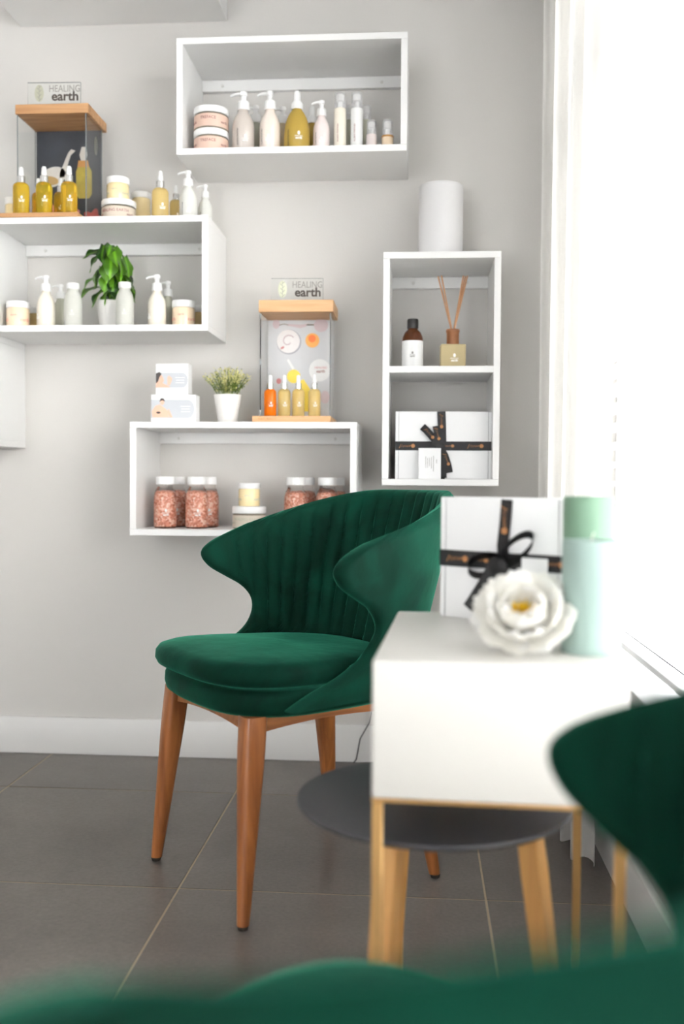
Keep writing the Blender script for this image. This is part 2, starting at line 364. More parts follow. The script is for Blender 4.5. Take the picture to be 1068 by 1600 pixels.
# ---------------------------------------------------------------- setting: floor, walls, ceiling, baseboard
XR, XL, YF, ZC = 0.375, -3.0, -5.2, 2.75
def struct(name, bm, m, parent=None, **k):
    o = obj(name, bm, m, parent, **k)
    if not parent: o['kind'] = 'structure'
    return o
floor = struct('floor', bx(((XR+XL)/2, YF/2, -0.0313), (XR-XL+0.4, -YF+0.4, 0.06), 0), 'grout')
G = 0.0042; T = 0.6
xs = [0.100 + T*i for i in range(-6, 3)]; ys = [-0.326 - T*i for i in range(-1, 10)]
tm = {}
for i in range(len(xs)-1):
    for j in range(len(ys)-1):
        x0, x1 = max(xs[i], XL), min(xs[i+1], XR); y1, y0 = min(ys[j], 0), max(ys[j+1], YF)
        if x1-x0 < 0.02 or y1-y0 < 0.02: continue
        sx, sy = round(x1-x0-G, 4), round(y1-y0-G, 4)
        if (sx, sy) not in tm: tm[(sx, sy)] = mesh_of(bx((0, 0, -0.0006), (sx, sy, 0.0012), 0.0005, 1), 'tile', 40)
        obj('tile', tm[(sx, sy)], 'tile', floor, None, ((x0+x1)/2, (y0+y1)/2, 0.0))
struct('wall_back', bx(((XR+XL)/2, 0.06, ZC/2), (XR-XL+0.4, 0.12, ZC), 0), 'wall')
struct('wall_left', bx((XL-0.06, YF/2, ZC/2), (0.12, -YF, ZC), 0), 'wall')
struct('ceiling', bx(((XR+XL)/2, YF/2, ZC+0.06), (XR-XL+0.4, -YF+0.4, 0.12), 0), 'ceiling')
WY0, WY1, WZ0, WZ1, WT = -0.20, -3.75, 0.372, 2.10, 0.20       # right-hand window opening
bm = bmesh.new(); xc = XR+WT/2
box(bm, (xc, (0+WY0)/2, ZC/2), (WT, -WY0, ZC)); box(bm, (xc, (YF+WY1)/2, ZC/2), (WT, WY1-YF, ZC))
box(bm, (xc, (WY0+WY1)/2, WZ0/2), (WT, WY0-WY1, WZ0)); box(bm, (xc, (WY0+WY1)/2, (WZ1+ZC)/2), (WT, WY0-WY1, ZC-WZ1))
struct('wall_right', bm, 'wall')
FX0, FX1, FZ0, FZ1 = -2.6, -0.6, 0.1, 2.0  # opening in the unseen front wall, added and sized for front fill light
bm = bmesh.new(); yc = YF-0.06
box(bm, ((XL+FX0)/2, yc, ZC/2), (FX0-XL, .12, ZC)); box(bm, ((XR+FX1)/2, yc, ZC/2), (XR-FX1, .12, ZC))
box(bm, ((FX0+FX1)/2, yc, FZ0/2), (FX1-FX0, .12, FZ0)); box(bm, ((FX0+FX1)/2, yc, (FZ1+ZC)/2), (FX1-FX0, .12, ZC-FZ1))
struct('wall_front', bm, 'wall')
def baseboard(name, c, s, axis):
    bm = bmesh.new(); box(bm, c, s, 0.004, 2)
    struct(name, bm, 'base')
baseboard('baseboard_back', ((XR+XL)/2, -0.0075, 0.054), (XR-XL-0.03, 0.015, 0.108), 0)
baseboard('baseboard_left', (XL+0.0075, YF/2, 0.054), (0.015, -YF-0.05, 0.108), 1)
baseboard('baseboard_right', (XR-0.0075, YF/2-0.01, 0.054), (0.015, -YF-0.05, 0.108), 1)
# right-hand window, then the added fill opening
w = tag(bpy.data.objects.new('window_1', None), kind='structure'); COL.objects.link(w); w.location = (XR+0.12, (WY0+WY1)/2, WZ0)
H, L = WZ1-WZ0, WY0-WY1
bm = bmesh.new()
for z in (0.025, H-0.025): box(bm, (0, 0, z), (0.05, L, 0.05), 0.004)
for y in (-L/2+0.025, L/2-0.025): box(bm, (0, y, H/2), (0.05, 0.05, H-0.1), 0.004)
obj('window_frame', bm, 'frame', w)
for y in (-L/6, L/6): obj('mullion', bx((0, y, H/2), (0.045, 0.045, H-0.1), 0.004), 'frame', w)
obj('transom', bx((0, 0, 1.28), (0.044, L-0.1, 0.045), 0.004), 'frame', w)
for k in (-1, 0, 1): obj('pane', bx((0.0, k*L/3, H/2), (0.006, L/3-0.045, H-0.1)), 'glass', w)
obj('window_sill', bx((-0.080, 0, 0.043), (0.125, L-0.004, 0.024), 0.004), 'frame', w)
w = tag(bpy.data.objects.new('fill_window', None), kind='structure'); COL.objects.link(w); w.location = ((FX0+FX1)/2, YF-0.05, FZ0)  # unseen window, added behind the camera to let in fill light
H, L = FZ1-FZ0, FX1-FX0
bm = bmesh.new()
for z in (0.03, H-0.03): box(bm, (0, 0, z), (L, 0.05, 0.06), 0.004)
for x in (-L/2+0.03, L/2-0.03): box(bm, (x, 0, H/2), (0.06, 0.05, H-0.12), 0.004)
obj('window_frame', bm, 'frame', w)
obj('mullion', bx((0, 0, H/2), (0.05, 0.05, H-0.12), 0.004), 'frame', w)
for k in (-0.5, 0.5): obj('pane', bx((k*L/2, 0, H/2), (L/2-0.06, 0.006, H-0.12)), 'glass', w)

# venetian blind in the right-hand window, tilted open
bl = thing('venetian_blind', 'white horizontal blind hanging in the bright window at the right', 'blind', (XR+0.045, -2.015, WZ1-0.03))
obj('head_rail', bx((0, 0, 0.0), (0.035, 3.44, 0.03), 0.003), 'frame', bl)
sm = mesh_of(bx((0, 0, 0), (0.045, 3.43, 0.0016)), 'slat')
for k in range(36):
    obj('slat', sm, 'slat', bl, None, (0, 0, -0.05-0.0435*k), (0, math.radians(12), 0))
obj('bottom_rail', bx((0, 0, -0.05-0.0435*36), (0.035, 3.43, 0.014), 0.003), 'frame', bl)
for y in (-1.5, -0.5, 0.5, 1.5): obj('ladder_cord', bx((0, y, -0.80), (0.002, 0.003, 1.58)), 'white', bl)

# curtain gathered in the corner
def curtain():
    bm = bmesh.new(); n = 150; mz = 26; z0, z1 = 0.022, 2.62; rows = []
    for j in range(mz+1):
        v = j/mz; z = z0+(z1-z0)*v; row = []
        for i in range(n+1):
            u = i/n
            y = -0.115-0.68*u - (0.10*u*min(1, max(0, (v-0.25)/0.5)))
            ph = u*2*PI*6.4
            amp = 0.026+0.012*math.sin(3.1*u*PI+0.6)
            x = 0.315+amp*math.sin(ph+0.35*math.sin(2.3*v+u*5))*(0.85+0.15*v)-0.006*math.sin(9*u)
            y += 0.013*math.sin(2*ph+0.5)
            row.append(bm.verts.new((x, y, z+(0.006*math.sin(ph) if j == 0 else 0))))
        rows.append(row)
    for a, b in zip(rows[:-1], rows[1:]):
        for i in range(n): bm.faces.new((a[i], a[i+1], b[i+1], b[i]))
    bmesh.ops.solidify(bm, geom=bm.faces, thickness=0.0012)
    return bm
ct = thing('curtain', 'white pleated voile curtain gathered in the corner beside the window', 'curtain', (0, 0, 0))
obj('drape', curtain(), 'curtain', ct, 60)
obj('curtain_rod', tube([(0.315, -0.02, 2.64), (0.315, -3.9, 2.64)], 0.012, 12), 'frame', ct)
for y in (-0.15, -2.0, -3.8): obj('rod_bracket', bx((0.348, y, 2.64), (0.054, 0.02, 0.02), 0.002), 'frame', ct)

# ---------------------------------------------------------------- wall shelves
SD, ST = 0.2496, 0.017
def shelf(label, x0, z0, w, h, mids=()):
    t = thing('wall_shelf', label, 'shelf', (x0+w/2, 0, z0), 0, 'white box shelves on the back wall')
    y = -SD/2
    obj('top_panel', bx((0, y, h-ST/2), (w, SD, ST), 0.0008, 1), 'shelf', t)
    obj('bottom_panel', bx((0, y, ST/2), (w, SD, ST), 0.0008, 1), 'shelf', t)
    for s in (-1, 1): obj('side_panel', bx((s*(w/2-ST/2), y, h/2), (ST, SD-0.0004, h-2*ST), 0.0006, 1), 'shelf', t)
    for z in mids: obj('middle_shelf', bx((0, y, z), (w-2*ST, SD-0.0004, ST), 0.0006, 1), 'shelf', t)
    r = obj('mounting_rail', bx((0, -0.008, h-ST-0.0165), (w-2*ST, 0.015, 0.032), 0.001, 1), 'shelf', t)
    for s in (-1, 1): obj('screw_cover', lathe([(0, -0.001), (0.0045, -0.001), (0.004, 0.001), (0, 0.001)], 12), 'screw', r, 40, (s*(w/2-0.075), -0.0165, h-ST-0.017), (PI/2, 0, 0))
    return t
shelf('wide white box shelf highest on the wall, holding pump bottles and pink-labelled jars', -0.6741, 1.6505, 0.6, 0.3007)
shelf('wide white box shelf at the left holding the leafy green plant', -1.1892, 1.1942, 0.6, 0.3007)
shelf('wide white box shelf low on the wall behind the green chair, holding pink salt bottles', -0.7978, 0.6563, 0.6, 0.3007)
shelf('tall upright white box shelf with two compartments beside the curtain', -0.1324, 0.7932, 0.3007, 0.6, (0.2995,))
shelf('white box shelf cut off by the top left edge of the picture', -1.1888, 2.104, 0.6, 0.3007)
shelf('white box shelf at the left edge hanging directly under the plant shelf', -1.7805, 0.8930, 0.6, 0.3007)

# ---------------------------------------------------------------- chair
def shell_mesh():
    bm = bmesh.new(); nu, nv = 260, 44; zb = 0.395; Tt = 0.034
    prof = [(0, .20), (.07, .15), (.15, .085), (.25, .032), (.36, .008), (.46, .008), (.56, .030), (.66, .070), (.75, .105), (.85, .122), (.92, .108), (.97, .070), (1.0, .01)]
    def a_of(v):
        for (v0, a0), (v1, a1) in zip(prof[:-1], prof[1:]):
            if v <= v1:
                t = (v-v0)/(v1-v0); i = prof.index((v0, a0))
                m0 = (a1-(prof[i-1][1] if i else a0))/(v1-(prof[i-1][0] if i else v0)); j = min(i+2, len(prof)-1)
                m1 = (prof[j][1]-a0)/(prof[j][0]-v0); d = v1-v0
                return (2*t**3-3*t*t+1)*a0+(t**3-2*t*t+t)*m0*d+(-2*t**3+3*t*t)*a1+(t**3-t*t)*m1*d
        return prof[-1][1]
    def dims(z):
        k = max(0, (z-0.40)/0.36); return 0.222+0.056*k, 0.185+0.095*k, -0.035-0.01*k
    def L1(z):
        w, r, _ = dims(z); return PI/2*math.sqrt((w*w+r*r)/2)
    def mid(s, z):
        w, r, fc = dims(z); l = L1(z); sg = 1 if s >= 0 else -1; q = abs(s)
        if q < l: a = q/l*PI/2; return Vector((fc-r*math.cos(a), sg*w*math.sin(a), z))
        e = q-l; return Vector((fc+e, sg*(w+0.10*e+0.2*e*e), z))
    def ztop(s):
        q = min(1, max(0, (abs(s)-0.10)/0.46)); q = q*q*(3-2*q); return 0.785-0.105*q
    inner, outer = [], []
    for j in range(nv+1):
        v = j/nv; ri, ro = [], []
        for i in range(nu+1):
            u = -1+2*i/nu; uu = math.copysign(abs(u)**0.9, u) if 0 else u
            zt = ztop(uu*(L1(.65)+a_of(v))); z = zb+v*(zt-zb)
            s = uu*(L1(z)+a_of(v)); p = mid(s, z)
            d1 = mid(s+0.004, z)-mid(s-0.004, z); d2 = mid(s, z+0.01)-mid(s, z-0.01)
            n = d1.cross(d2).normalized()
            if n.dot(Vector((p.x+0.0, p.y, 0))-Vector((0.05, 0, 0))) > 0 and abs(s) < L1(z): n = -n
            if abs(s) >= L1(z): n = Vector((n.x, -math.copysign(abs(n.y), s), n.z)) if False else (n if n.y*s < 0 else -n)
            E = L1(z)+a_of(v); e = min((1-abs(u))*E, (1-v)*(zt-zb))
            f = math.sqrt(max(0, 1-(1-min(1, e/0.022))**2)); th = Tt/2*f
            ang = abs(s)/L1(z)*90; g = 0
            step = 8.2; dd = abs(((ang+step/2) % step)-step/2)/90*L1(z)
            if ang < 103: g = 0.0065*math.exp(-(dd/0.0035)**2)-0.0025*min(1, dd/0.012)
            g *= f*min(1, max(0, (1-v)*6))
            ri.append(p+n*(th-g)); ro.append(p-n*th)
        inner.append(ri); outer.append(ro)
    vi = [[bm.verts.new(c) for c in r] for r in inner]; vo = [[None]*(nu+1) for _ in range(nv+1)]
    for j in range(nv+1):
        for i in range(nu+1):
            vo[j][i] = vi[j][i] if (i in (0, nu) or j == nv) else bm.verts.new(outer[j][i])
    for j in range(nv):
        for i in range(nu):
            for g, fl in ((vi, 0), (vo, 1)):
                q = [g[j][i], g[j][i+1], g[j+1][i+1], g[j+1][i]]
                q = list(dict.fromkeys(q))
                if len(q) > 2: 
                    try: bm.faces.new(q)
                    except ValueError: pass
    for i in range(nu):
        q = list(dict.fromkeys([vi[0][i], vi[0][i+1], vo[0][i+1], vo[0][i]]))
        if len(q) > 2:
            try: bm.faces.new(q)
            except ValueError: pass
    return bm
def seat_outline(n=96, grow=0.0, back=-0.20, front=0.245, w0=0.205, w1=0.235):
    pts = []
    for i in range(n):
        a = 2*PI*i/n; c, s = math.cos(a), math.sin(a)
        e = 2/3.0
        X = math.copysign(abs(c)**e, c); Y = math.copysign(abs(s)**e, s)
        x = (front+back)/2+(front-back)/2*X; t = (x-back)/(front-back)
        pts.append((x, Y*(w0+(w1-w0)*t)))
    cx = (front+back)/2
    return [((x-cx)*(1+grow)+cx, y*(1+grow)) for x, y in pts]
def pad(layers, out):
    """stack of outline rings: layers = (scale, z); closes both ends"""
    bm = bmesh.new(); rings = []; cx = 0.02
    for sc, z, dz in layers:
        rings.append([bm.verts.new((cx+(x-cx)*sc, y*sc, z+dz*(x-cx))) for x, y in out])
    n = len(out)
    for a, b in zip(rings[:-1], rings[1:]):
        for i in range(n): bm.faces.new((a[i], a[(i+1) % n], b[(i+1) % n], b[i]))
    bm.faces.new(rings[0][::-1]); bm.faces.new(rings[-1])
    return bm
def leg_mesh(foot, top, wt=0.023, wb=0.0115):
    bm = bmesh.new(); rings = []; n = 24; foot, top = Vector(foot), Vector(top)
    for j in range(13):
        t = j/12; p = foot.lerp(top, t); sq = 0.55+0.0*t; r = wb+(wt-wb)*min(1, t*1.25)**0.9
        p2 = 0.5+0.38*(1-t)
        ring = []
        for k in range(n):
            a = 2*PI*k/n+PI/4; c, s = math.cos(a), math.sin(a); e = 1.0-0.45*t
            ring.append(bm.verts.new((p.x+r*math.copysign(abs(c)**e, c)*(1+0.0*t), p.y+r*math.copysign(abs(s)**e, s), p.z)))
        rings.append(ring)
    for a, b in zip(rings[:-1], rings[1:]):
        for k in range(n): bm.faces.new((a[k], a[(k+1) % n], b[(k+1) % n], b[k]))
    bm.faces.new(rings[0][::-1]); bm.faces.new(rings[-1])
    return bm
def make_chair(label, loc, rz):
    t = thing('dining_chair', label, 'chair', loc, rz, 'green velvet tub chairs')
    obj('backrest', shell_mesh(), 'velvet', t, 60)
    out = seat_outline()
    p = obj('seat_pan', pad([(0.80, 0.372, 0.0), (0.93, 0.374, 0.0), (0.975, 0.382, 0), (0.99, 0.395, 0), (0.985, 0.412, 0), (0.96, 0.421, 0.0), (0.90, 0.422, 0)], out), 'velvet', t, 60)
    cu = obj('seat_cushion', pad([(0.86, 0.4225, 0.03), (0.95, 0.4225, 0.03), (0.99, 0.428, 0.03), (1.01, 0.438, .03), (1.005, 0.452, .03), (0.975, 0.462, .03), (0.90, 0.468, .03), (0.7, 0.472, .03), (0.4, 0.474, .03), (0.1, 0.475, .03)], seat_outline(front=0.262, back=-0.19, w0=0.175, w1=0.232)), 'velvet', t, 60)
    L = [((.22, .195), (.185, .165)), ((.22, -.195), (.185, -.165)), ((-.22, .195), (-.165, .15)), ((-.22, -.195), (-.165, -.15))]
    for (fx, fy), (tx, ty) in L:
        d = Vector((tx-fx, ty-fy, 0.372)); k = 0.008/0.372
        l = obj('leg', leg_mesh((fx+d.x*k, fy+d.y*k, 0.008), (tx, ty, 0.376)), 'teak', t, 50)
        obj('glide', lathe([(0, 0.0005), (0.009, 0.0005), (0.010, 0.004), (0.010, 0.0085), (0, 0.0085)], 16, (fx, fy, 0)), 'glide', l, 40)
    z = 0.352
    def rail(a, b, bow=0.0):
        a, b = Vector(a), Vector(b); bm = bmesh.new(); d = (b-a); nrm = Vector((-d.y, d.x, 0)).normalized(); n = 12; rg = []
        for i in range(n+1):
            s = i/n; p = a.lerp(b, s); hh = 0.021+0.009*abs(2*s-1)**2; top = 0.374
            rg.append([bm.verts.new(p+nrm*o+Vector((0, 0, zz))) for o, zz in ((-.009, top), (.009, top), (.009, top-hh), (-.009, top-hh))])
        for q, r in zip(rg[:-1], rg[1:]):
            for k in range(4): bm.faces.new((q[k], q[(k+1) % 4], r[(k+1) % 4], r[k]))
        bm.faces.new(rg[0][::-1]); bm.faces.new(rg[-1])
        obj('rail', bm, 'teakh', t, 40)
    rail((.185, .147, 0), (.185, -.147, 0)); rail((-.165, .132, 0), (-.165, -.132, 0))
    rail((.166, .163, 0), (-.146, .150, 0)); rail((.166, -.163, 0), (-.146, -.150, 0))
    return t
chair = make_chair('green velvet channel-back chair standing whole in front of the low wall shelf', (-0.289, -0.805, 0), math.radians(-142))
NC = dict(loc=(-0.004, -2.333, 0), rz=math.radians(148.5))
chair2 = dup(chair, NC['loc'], NC['rz'], 'blurred green velvet chair in the near foreground, cut off by the bottom edge')
chair2.scale = (0.939, 0.939, 0.939)

# ---------------------------------------------------------------- side table (cream box on gold legs)
def table_quad():
    t = thing('side_table', 'cream box side table on thin gold legs, carrying the gift and candles', 'table', (0.0655, -1.512, 0), math.radians(-2.6))
    w, d = 0.283, 0.430
    obj('drawer_box', bx((0, 0, 0.524), (w, d, 0.158), 0.004, 3), 'lacquer', t)
    obj('metal_frame', bx((0, 0, 0.4433), (w, d, 0.0034), 0.0008, 1), 'gold', t)
    for sx in (-1, 1):
        for sy in (-1, 1): obj('leg', bx((sx*(w/2-0.007), sy*(d/2-0.007), 0.22), (0.012, 0.012, 0.44), 0.001, 1), 'gold', t)
    return t
table_quad()
rtab = thing('round_table', 'small round dark grey table on honey wood legs, nested under the cream table', 'table', (-0.012, -1.500, 0), math.radians(20))
obj('tabletop', lathe([(0, 0.366), (0.165, 0.366), (0.180, 0.372), (0.184, 0.377), (0.183, 0.3795), (0.180, 0.380), (0, 0.380)], 96), 'darktop', rtab)
for a in (-113, -29, 109):
    a = math.radians(a) - math.radians(20); top = Vector((0.138*math.cos(a), 0.138*math.sin(a), 0.366)); foot = Vector((0.190*math.cos(a), 0.190*math.sin(a), 0.001))
    bm = bmesh.new(); rg = []; tn = Vector((-math.sin(a), math.cos(a), 0)); rd = Vector((math.cos(a), math.sin(a), 0))
    for i in range(7):
        t = i/6; p = top.lerp(foot, t); w = 0.0155-0.004*t; d = 0.013-0.003*t
        rg.append([bm.verts.new(p+tn*w*u+rd*d*v) for u, v in ((-1, -1), (1, -1), (1, 1), (-1, 1))])
    for q, r in zip(rg[:-1], rg[1:]):
        for k in range(4): bm.faces.new((q[k], q[(k+1) % 4], r[(k+1) % 4], r[k]))
    bm.faces.new(rg[0][::-1]); bm.faces.new(rg[-1])
    bmesh.ops.bevel(bm, geom=[e for e in bm.edges if abs((e.verts[0].co-e.verts[1].co).z) > 0.01], offset=0.003, segments=2, affect='EDGES')
    obj('leg', bm, 'beech', rtab, 40)

# ---------------------------------------------------------------- cosmetics
YF_ = -1
def pump(label, x, y, z, R, Hh, m, group, printed=True, ang=20):
    t = thing('pump_bottle', label, 'bottle', (x, y, z+0.0003), 0, group)
    hb = 0.70*Hh
    prof = [(0, 0), (R*0.9, 0), (R, 0.003), (R, hb*0.60), (R*0.97, hb*0.68), (R*0.86, hb*0.78), (R*0.70, hb*0.86), (R*0.52, hb*0.93), (R*0.46, hb*0.97), (R*0.46, hb+0.001), (0, hb+0.001)]
    b = obj('bottle_body', lathe(prof, 40), m, t, 60)
    c = R*0.56
    obj('collar', lathe([(0, hb), (c, hb), (c*1.02, hb+0.002), (c*0.94, hb+0.13*Hh), (c*0.80, hb+0.145*Hh), (0, hb+0.145*Hh)], 28), 'white', t, 40)
    bm = lathe([(0, 0.84*Hh), (R*0.25, 0.84*Hh), (R*0.25, 0.93*Hh), (R*0.34, 0.935*Hh), (R*0.36, 0.985*Hh), (R*0.30, Hh), (0, Hh)], 20)
    tube([(0, 0, 0.963*Hh), (-R*0.5, 0, 0.968*Hh), (-R*0.95, 0, 0.958*Hh), (-R*1.22, 0, 0.935*Hh)], [R*0.22, R*0.21, R*0.17, R*0.12], 12, bm, 0.75)
    obj('pump_head', bm, 'white', t, 50)
    if printed:
        p = obj('label_print', logo_print(R*0.42, R+0.0003, hb*0.28), 'whiteink', b, None); p.rotation_euler = (0, 0, math.radians(ang))
        me = merge([(text_mesh('HEALING EARTH', R*0.20), Matrix.Rotation(PI/2, 4, 'Y') @ Matrix.Rotation(PI/2, 4, 'X'))], 'v'); bmesh.ops.translate(me, vec=(0, 0, hb*0.34), verts=me.verts)
        q = obj('side_print', wrap(me, R+0.0003), 'ink', b, None); q.rotation_euler = (0, 0, math.radians(ang-42))
    return t
def jar(label, x, y, z, R, Hh, m, group, lidf=0.30, band=None, printed=None, words='HEALING EARTH', stack=None):
    t = thing('cream_jar', label, 'jar', (x, y, z+0.0003), 0, group)
    hl = Hh*lidf; hb = Hh-hl
    obj('jar_body', lathe([(0, 0), (R*0.93, 0), (R*0.97, 0.003), (R*0.97, hb-0.003), (R*0.90, hb), (0, hb)], 40), m, t, 50)
    obj('lid', lathe([(0, hb+0.0002), (R*0.97, hb+0.0002), (R, hb+0.002), (R, Hh-0.0025), (R*0.97, Hh-0.0005), (R*0.93, Hh), (0, Hh)], 40), 'white', t, 40)
    if band:
        bm = bmesh.new(); lathe([(R*0.975, hb*0.08), (R*0.983, hb*0.08), (R*0.983, hb*0.88), (R*0.975, hb*0.88)], 40, bm=bm)
        lb = obj('label_band', bm, band, t, 50)
    if printed:
        me = merge([(text_mesh(words, min(hb*0.26, R*0.26), 0.0001), Matrix.Rotation(PI/2, 4, 'X'))], 'v'); bmesh.ops.translate(me, vec=(0, -0.0002, hb*0.62), verts=me.verts)
        p = obj('label_print', wrap(me, R*0.985), printed, t, None)
        me = merge([(text_mesh('earth', hb*0.25, 0.0001), Matrix.Rotation(PI/2, 4, 'X'))], 'v'); bmesh.ops.translate(me, vec=(0, -0.0002, hb*0.4), verts=me.verts)
        for s in (-58, 58):
            q = obj('side_print', wrap(me.copy(), R*0.985), printed, t, None); q.rotation_euler = (0, 0, math.radians(s))
        me.free()
    return t
def dropper(label, x, y, z, R, Hh, m, group, square=False, ang=10, pr='whiteink'):
    t = thing('dropper_bottle', label, 'bottle', (x, y, z+0.0003), 0, group)
    hb = Hh*0.66
    b = obj('bottle_body', lathe([(0, 0), (R*0.92, 0), (R, 0.002), (R, hb*0.86), (R*0.93, hb*0.93), (R*0.72, hb*0.985), (R*0.50, hb), (0, hb)], 36), m, t, 50)
    obj('collar', lathe([(0, hb), (R*0.50, hb), (R*0.50, hb+Hh*0.13), (R*0.44, hb+Hh*0.14), (0, hb+Hh*0.14)], 24), 'silver', t, 40)
    obj('rubber_bulb', lathe([(0, hb+Hh*0.14), (R*0.34, hb+Hh*0.14), (R*0.34, hb+Hh*0.20), (R*0.29, Hh*0.96), (R*0.20, Hh*0.99), (0, Hh)], 20), 'white', t, 60)
    p = obj('label_print', logo_print(R*0.50, R+0.0003, hb*0.42), pr, b, None); p.rotation_euler = (0, 0, math.radians(ang))
    return t
def capped(label, x, y, z, R, Hh, m, group, capr=0.68, printed='whiteink', fill=None, capf=0.13, ang=12):
    t = thing('capped_bottle', label, 'bottle', (x, y, z+0.0003), 0, group)
    hc = Hh*capf; hb = Hh-hc
    prof = [(0, 0), (R*0.9, 0), (R*0.99, 0.004), (R, 0.010), (R, hb*0.62), (R*0.96, hb*0.74), (R*0.84, hb*0.85), (R*0.66, hb*0.93), (R*capr*0.86, hb*0.97), (R*capr*0.86, hb+0.002), (0, hb+0.002)]
    b = obj('bottle_body', lathe(prof, 40), m, t, 60)
    c = R*capr*1.03
    obj('cap', lathe([(0, hb+0.0003), (c, hb+0.0003), (c, Hh-0.002), (c*0.95, Hh), (0, Hh)], 32), 'white', t, 40)
    if fill:
        s = 0.93
        bm = lathe([(0, 0.004), (R*s*0.93, 0.004), (R*s, 0.010), (R*s, hb*0.60), (R*s*0.93, hb*0.72), (R*s*0.74, hb*0.82), (R*s*0.3, hb*0.85), (0, hb*0.855)], 48)
        bmesh.ops.subdivide_edges(bm, edges=[e for e in bm.edges if e.calc_length() > 0.012], cuts=6, use_grid_fill=True)
        for v in bm.verts:
            q = (random.random()-0.5)*0.0022; l = math.hypot(v.co.x, v.co.y)
            if l > 0.003: v.co.x += q*v.co.x/l; v.co.y += q*v.co.y/l
            v.co.z += (random.random()-0.5)*0.001
        tag(obj('salt_fill', bm, fill, b, 60), kind='stuff')
    if printed:
        p = obj('label_print', logo_print(R*0.42, R+0.0004, hb*0.34), printed, b, None); p.rotation_euler = (0, 0, math.radians(ang))
    return t

# --- highest shelf
TZ = 1.6505+ST; g1 = 'bottles and jars in the highest wall shelf'
jar('pink-labelled wide jar at the bottom of the stack in the highest shelf', -0.594, -0.19, TZ, 0.0465, 0.0585, 'jarglass', g1, 0.30, 'labpink', 'mauveink', 'TREFACE')
jar('pink-labelled wide jar on top of the stack in the highest shelf', -0.594, -0.19, TZ+0.0588, 0.0465, 0.0585, 'jarglass', g1, 0.30, 'labpink', 'mauveink', 'TREFACE')
pump('greyish pink pump bottle right of the stacked jars in the highest shelf', -0.508, -0.19, TZ, 0.029, 0.163, 'greypink', g1)
pump('pump bottle half hidden behind the greyish pink one in the highest shelf', -0.490, -0.10, TZ, 0.0275, 0.160, 'greengrey', g1, False)
pump('cream pump bottle left of the amber spray bottle in the highest shelf', -0.437, -0.19, TZ, 0.0275, 0.163, 'creampink', g1, True, 0)
pump('beige pump bottle half hidden between the cream and amber ones in the highest shelf', -0.415, -0.10, TZ, 0.026, 0.155, 'beige', g1, False)
def spray(label, x, y, z, R, Hh, m, group):
    t = thing('spray_bottle', label, 'bottle', (x, y, z+0.0003), 0, group); hb = 0.70*Hh
    prof = [(0, 0), (R*0.9, 0), (R, 0.003), (R, hb*0.42), (R*0.97, hb*0.56), (R*0.88, hb*0.70), (R*0.74, hb*0.82), (R*0.54, hb*0.93), (R*0.40, hb*0.98), (R*0.38, hb+0.001), (0, hb+0.001)]
    b = obj('bottle_body', lathe(prof, 40), m, t, 60); c = R*0.44
    obj('collar', lathe([(0, hb), (c, hb), (c, hb+0.09*Hh), (c*0.7, hb+0.13*Hh), (0, hb+0.13*Hh)], 28), 'white', t, 40)
    obj('spray_head', lathe([(0, 0.825*Hh), (R*0.26, 0.825*Hh), (R*0.27, 0.93*Hh), (R*0.22, 0.99*Hh), (R*0.18, Hh), (0, Hh)], 20), 'white', t, 50)
    p = obj('label_print', logo_print(R*0.42, R+0.0003, hb*0.30), 'whiteink', b, None); p.rotation_euler = (0, 0, math.radians(15))
    me = merge([(text_mesh('HEALING EARTH', R*0.17), Matrix.Rotation(PI/2, 4, 'Y') @ Matrix.Rotation(PI/2, 4, 'X'))], 'v'); bmesh.ops.translate(me, vec=(0, 0, hb*0.28), verts=me.verts)
    q = obj('side_print', wrap(me, R+0.0003), 'ink', b, None); q.rotation_euler = (0, 0, math.radians(-35))
    return t
spray('amber spray bottle with white spray head in the middle of the highest shelf', -0.365, -0.19, TZ, 0.034, 0.162, 'amberspray', g1)
spray('amber spray bottle hidden behind the front amber one in the highest shelf', -0.335, -0.10, TZ, 0.029, 0.155, 'amberspray', g1)
pump('small pale pink pump bottle right of the amber spray bottle', -0.300, -0.19, TZ, 0.022, 0.136, 'palepink', g1, True, 5)
def airless(label, x, y, z, R, Hh, m, group, capf=0.27, collar=None):
    t = thing('airless_bottle', label, 'bottle', (x, y, z+0.0003), 0, group); hb = Hh*(1-capf)
    b = obj('bottle_body', lathe([(0, 0), (R*0.94, 0), (R, 0.002), (R, hb-0.002), (R*0.93, hb), (0, hb)], 28), m, t, 40)
    if collar: obj('collar', lathe([(R*0.93, hb-0.004), (R*1.04, hb-0.004), (R*1.04, hb+0.0005), (R*0.93, hb+0.0005)], 28), collar, t, 40)
    bm = lathe([(R*0.90, hb), (R*0.92, hb+0.001), (R*0.92, Hh-0.002), (R*0.85, Hh), (0, Hh), (0, Hh-0.0012), (R*0.80, Hh-0.0015), (R*0.84, Hh-0.003), (R*0.84, hb)], 28)
    obj('clear_cap', bm, 'clearcap', t, 40)
    obj('pump_head', lathe([(0, hb+0.0002), (R*0.36, hb+0.0002), (R*0.36, hb+(Hh-hb)*0.45), (R*0.62, hb+(Hh-hb)*0.5), (R*0.62, hb+(Hh-hb)*0.86), (R*0.5, hb+(Hh-hb)*0.9), (0, hb+(Hh-hb)*0.9)], 20), 'white', t, 40)
    if R > 0.0155:
        me = merge([(text_mesh('HEALING EARTH', R*0.38), Matrix.Rotation(PI/2, 4, 'Y') @ Matrix.Rotation(PI/2, 4, 'X'))], 'v'); bmesh.ops.translate(me, vec=(0, 0, hb*0.42), verts=me.verts)
        q = obj('side_print', wrap(me, R+0.0003), 'mauveink', b, None); q.rotation_euler = (0, 0, math.radians(-18))
    return t
airless('cream airless bottle with clear cap just right of the small pink pump bottle', -0.251, -0.19, TZ, 0.0165, 0.154, 'cream', g1)
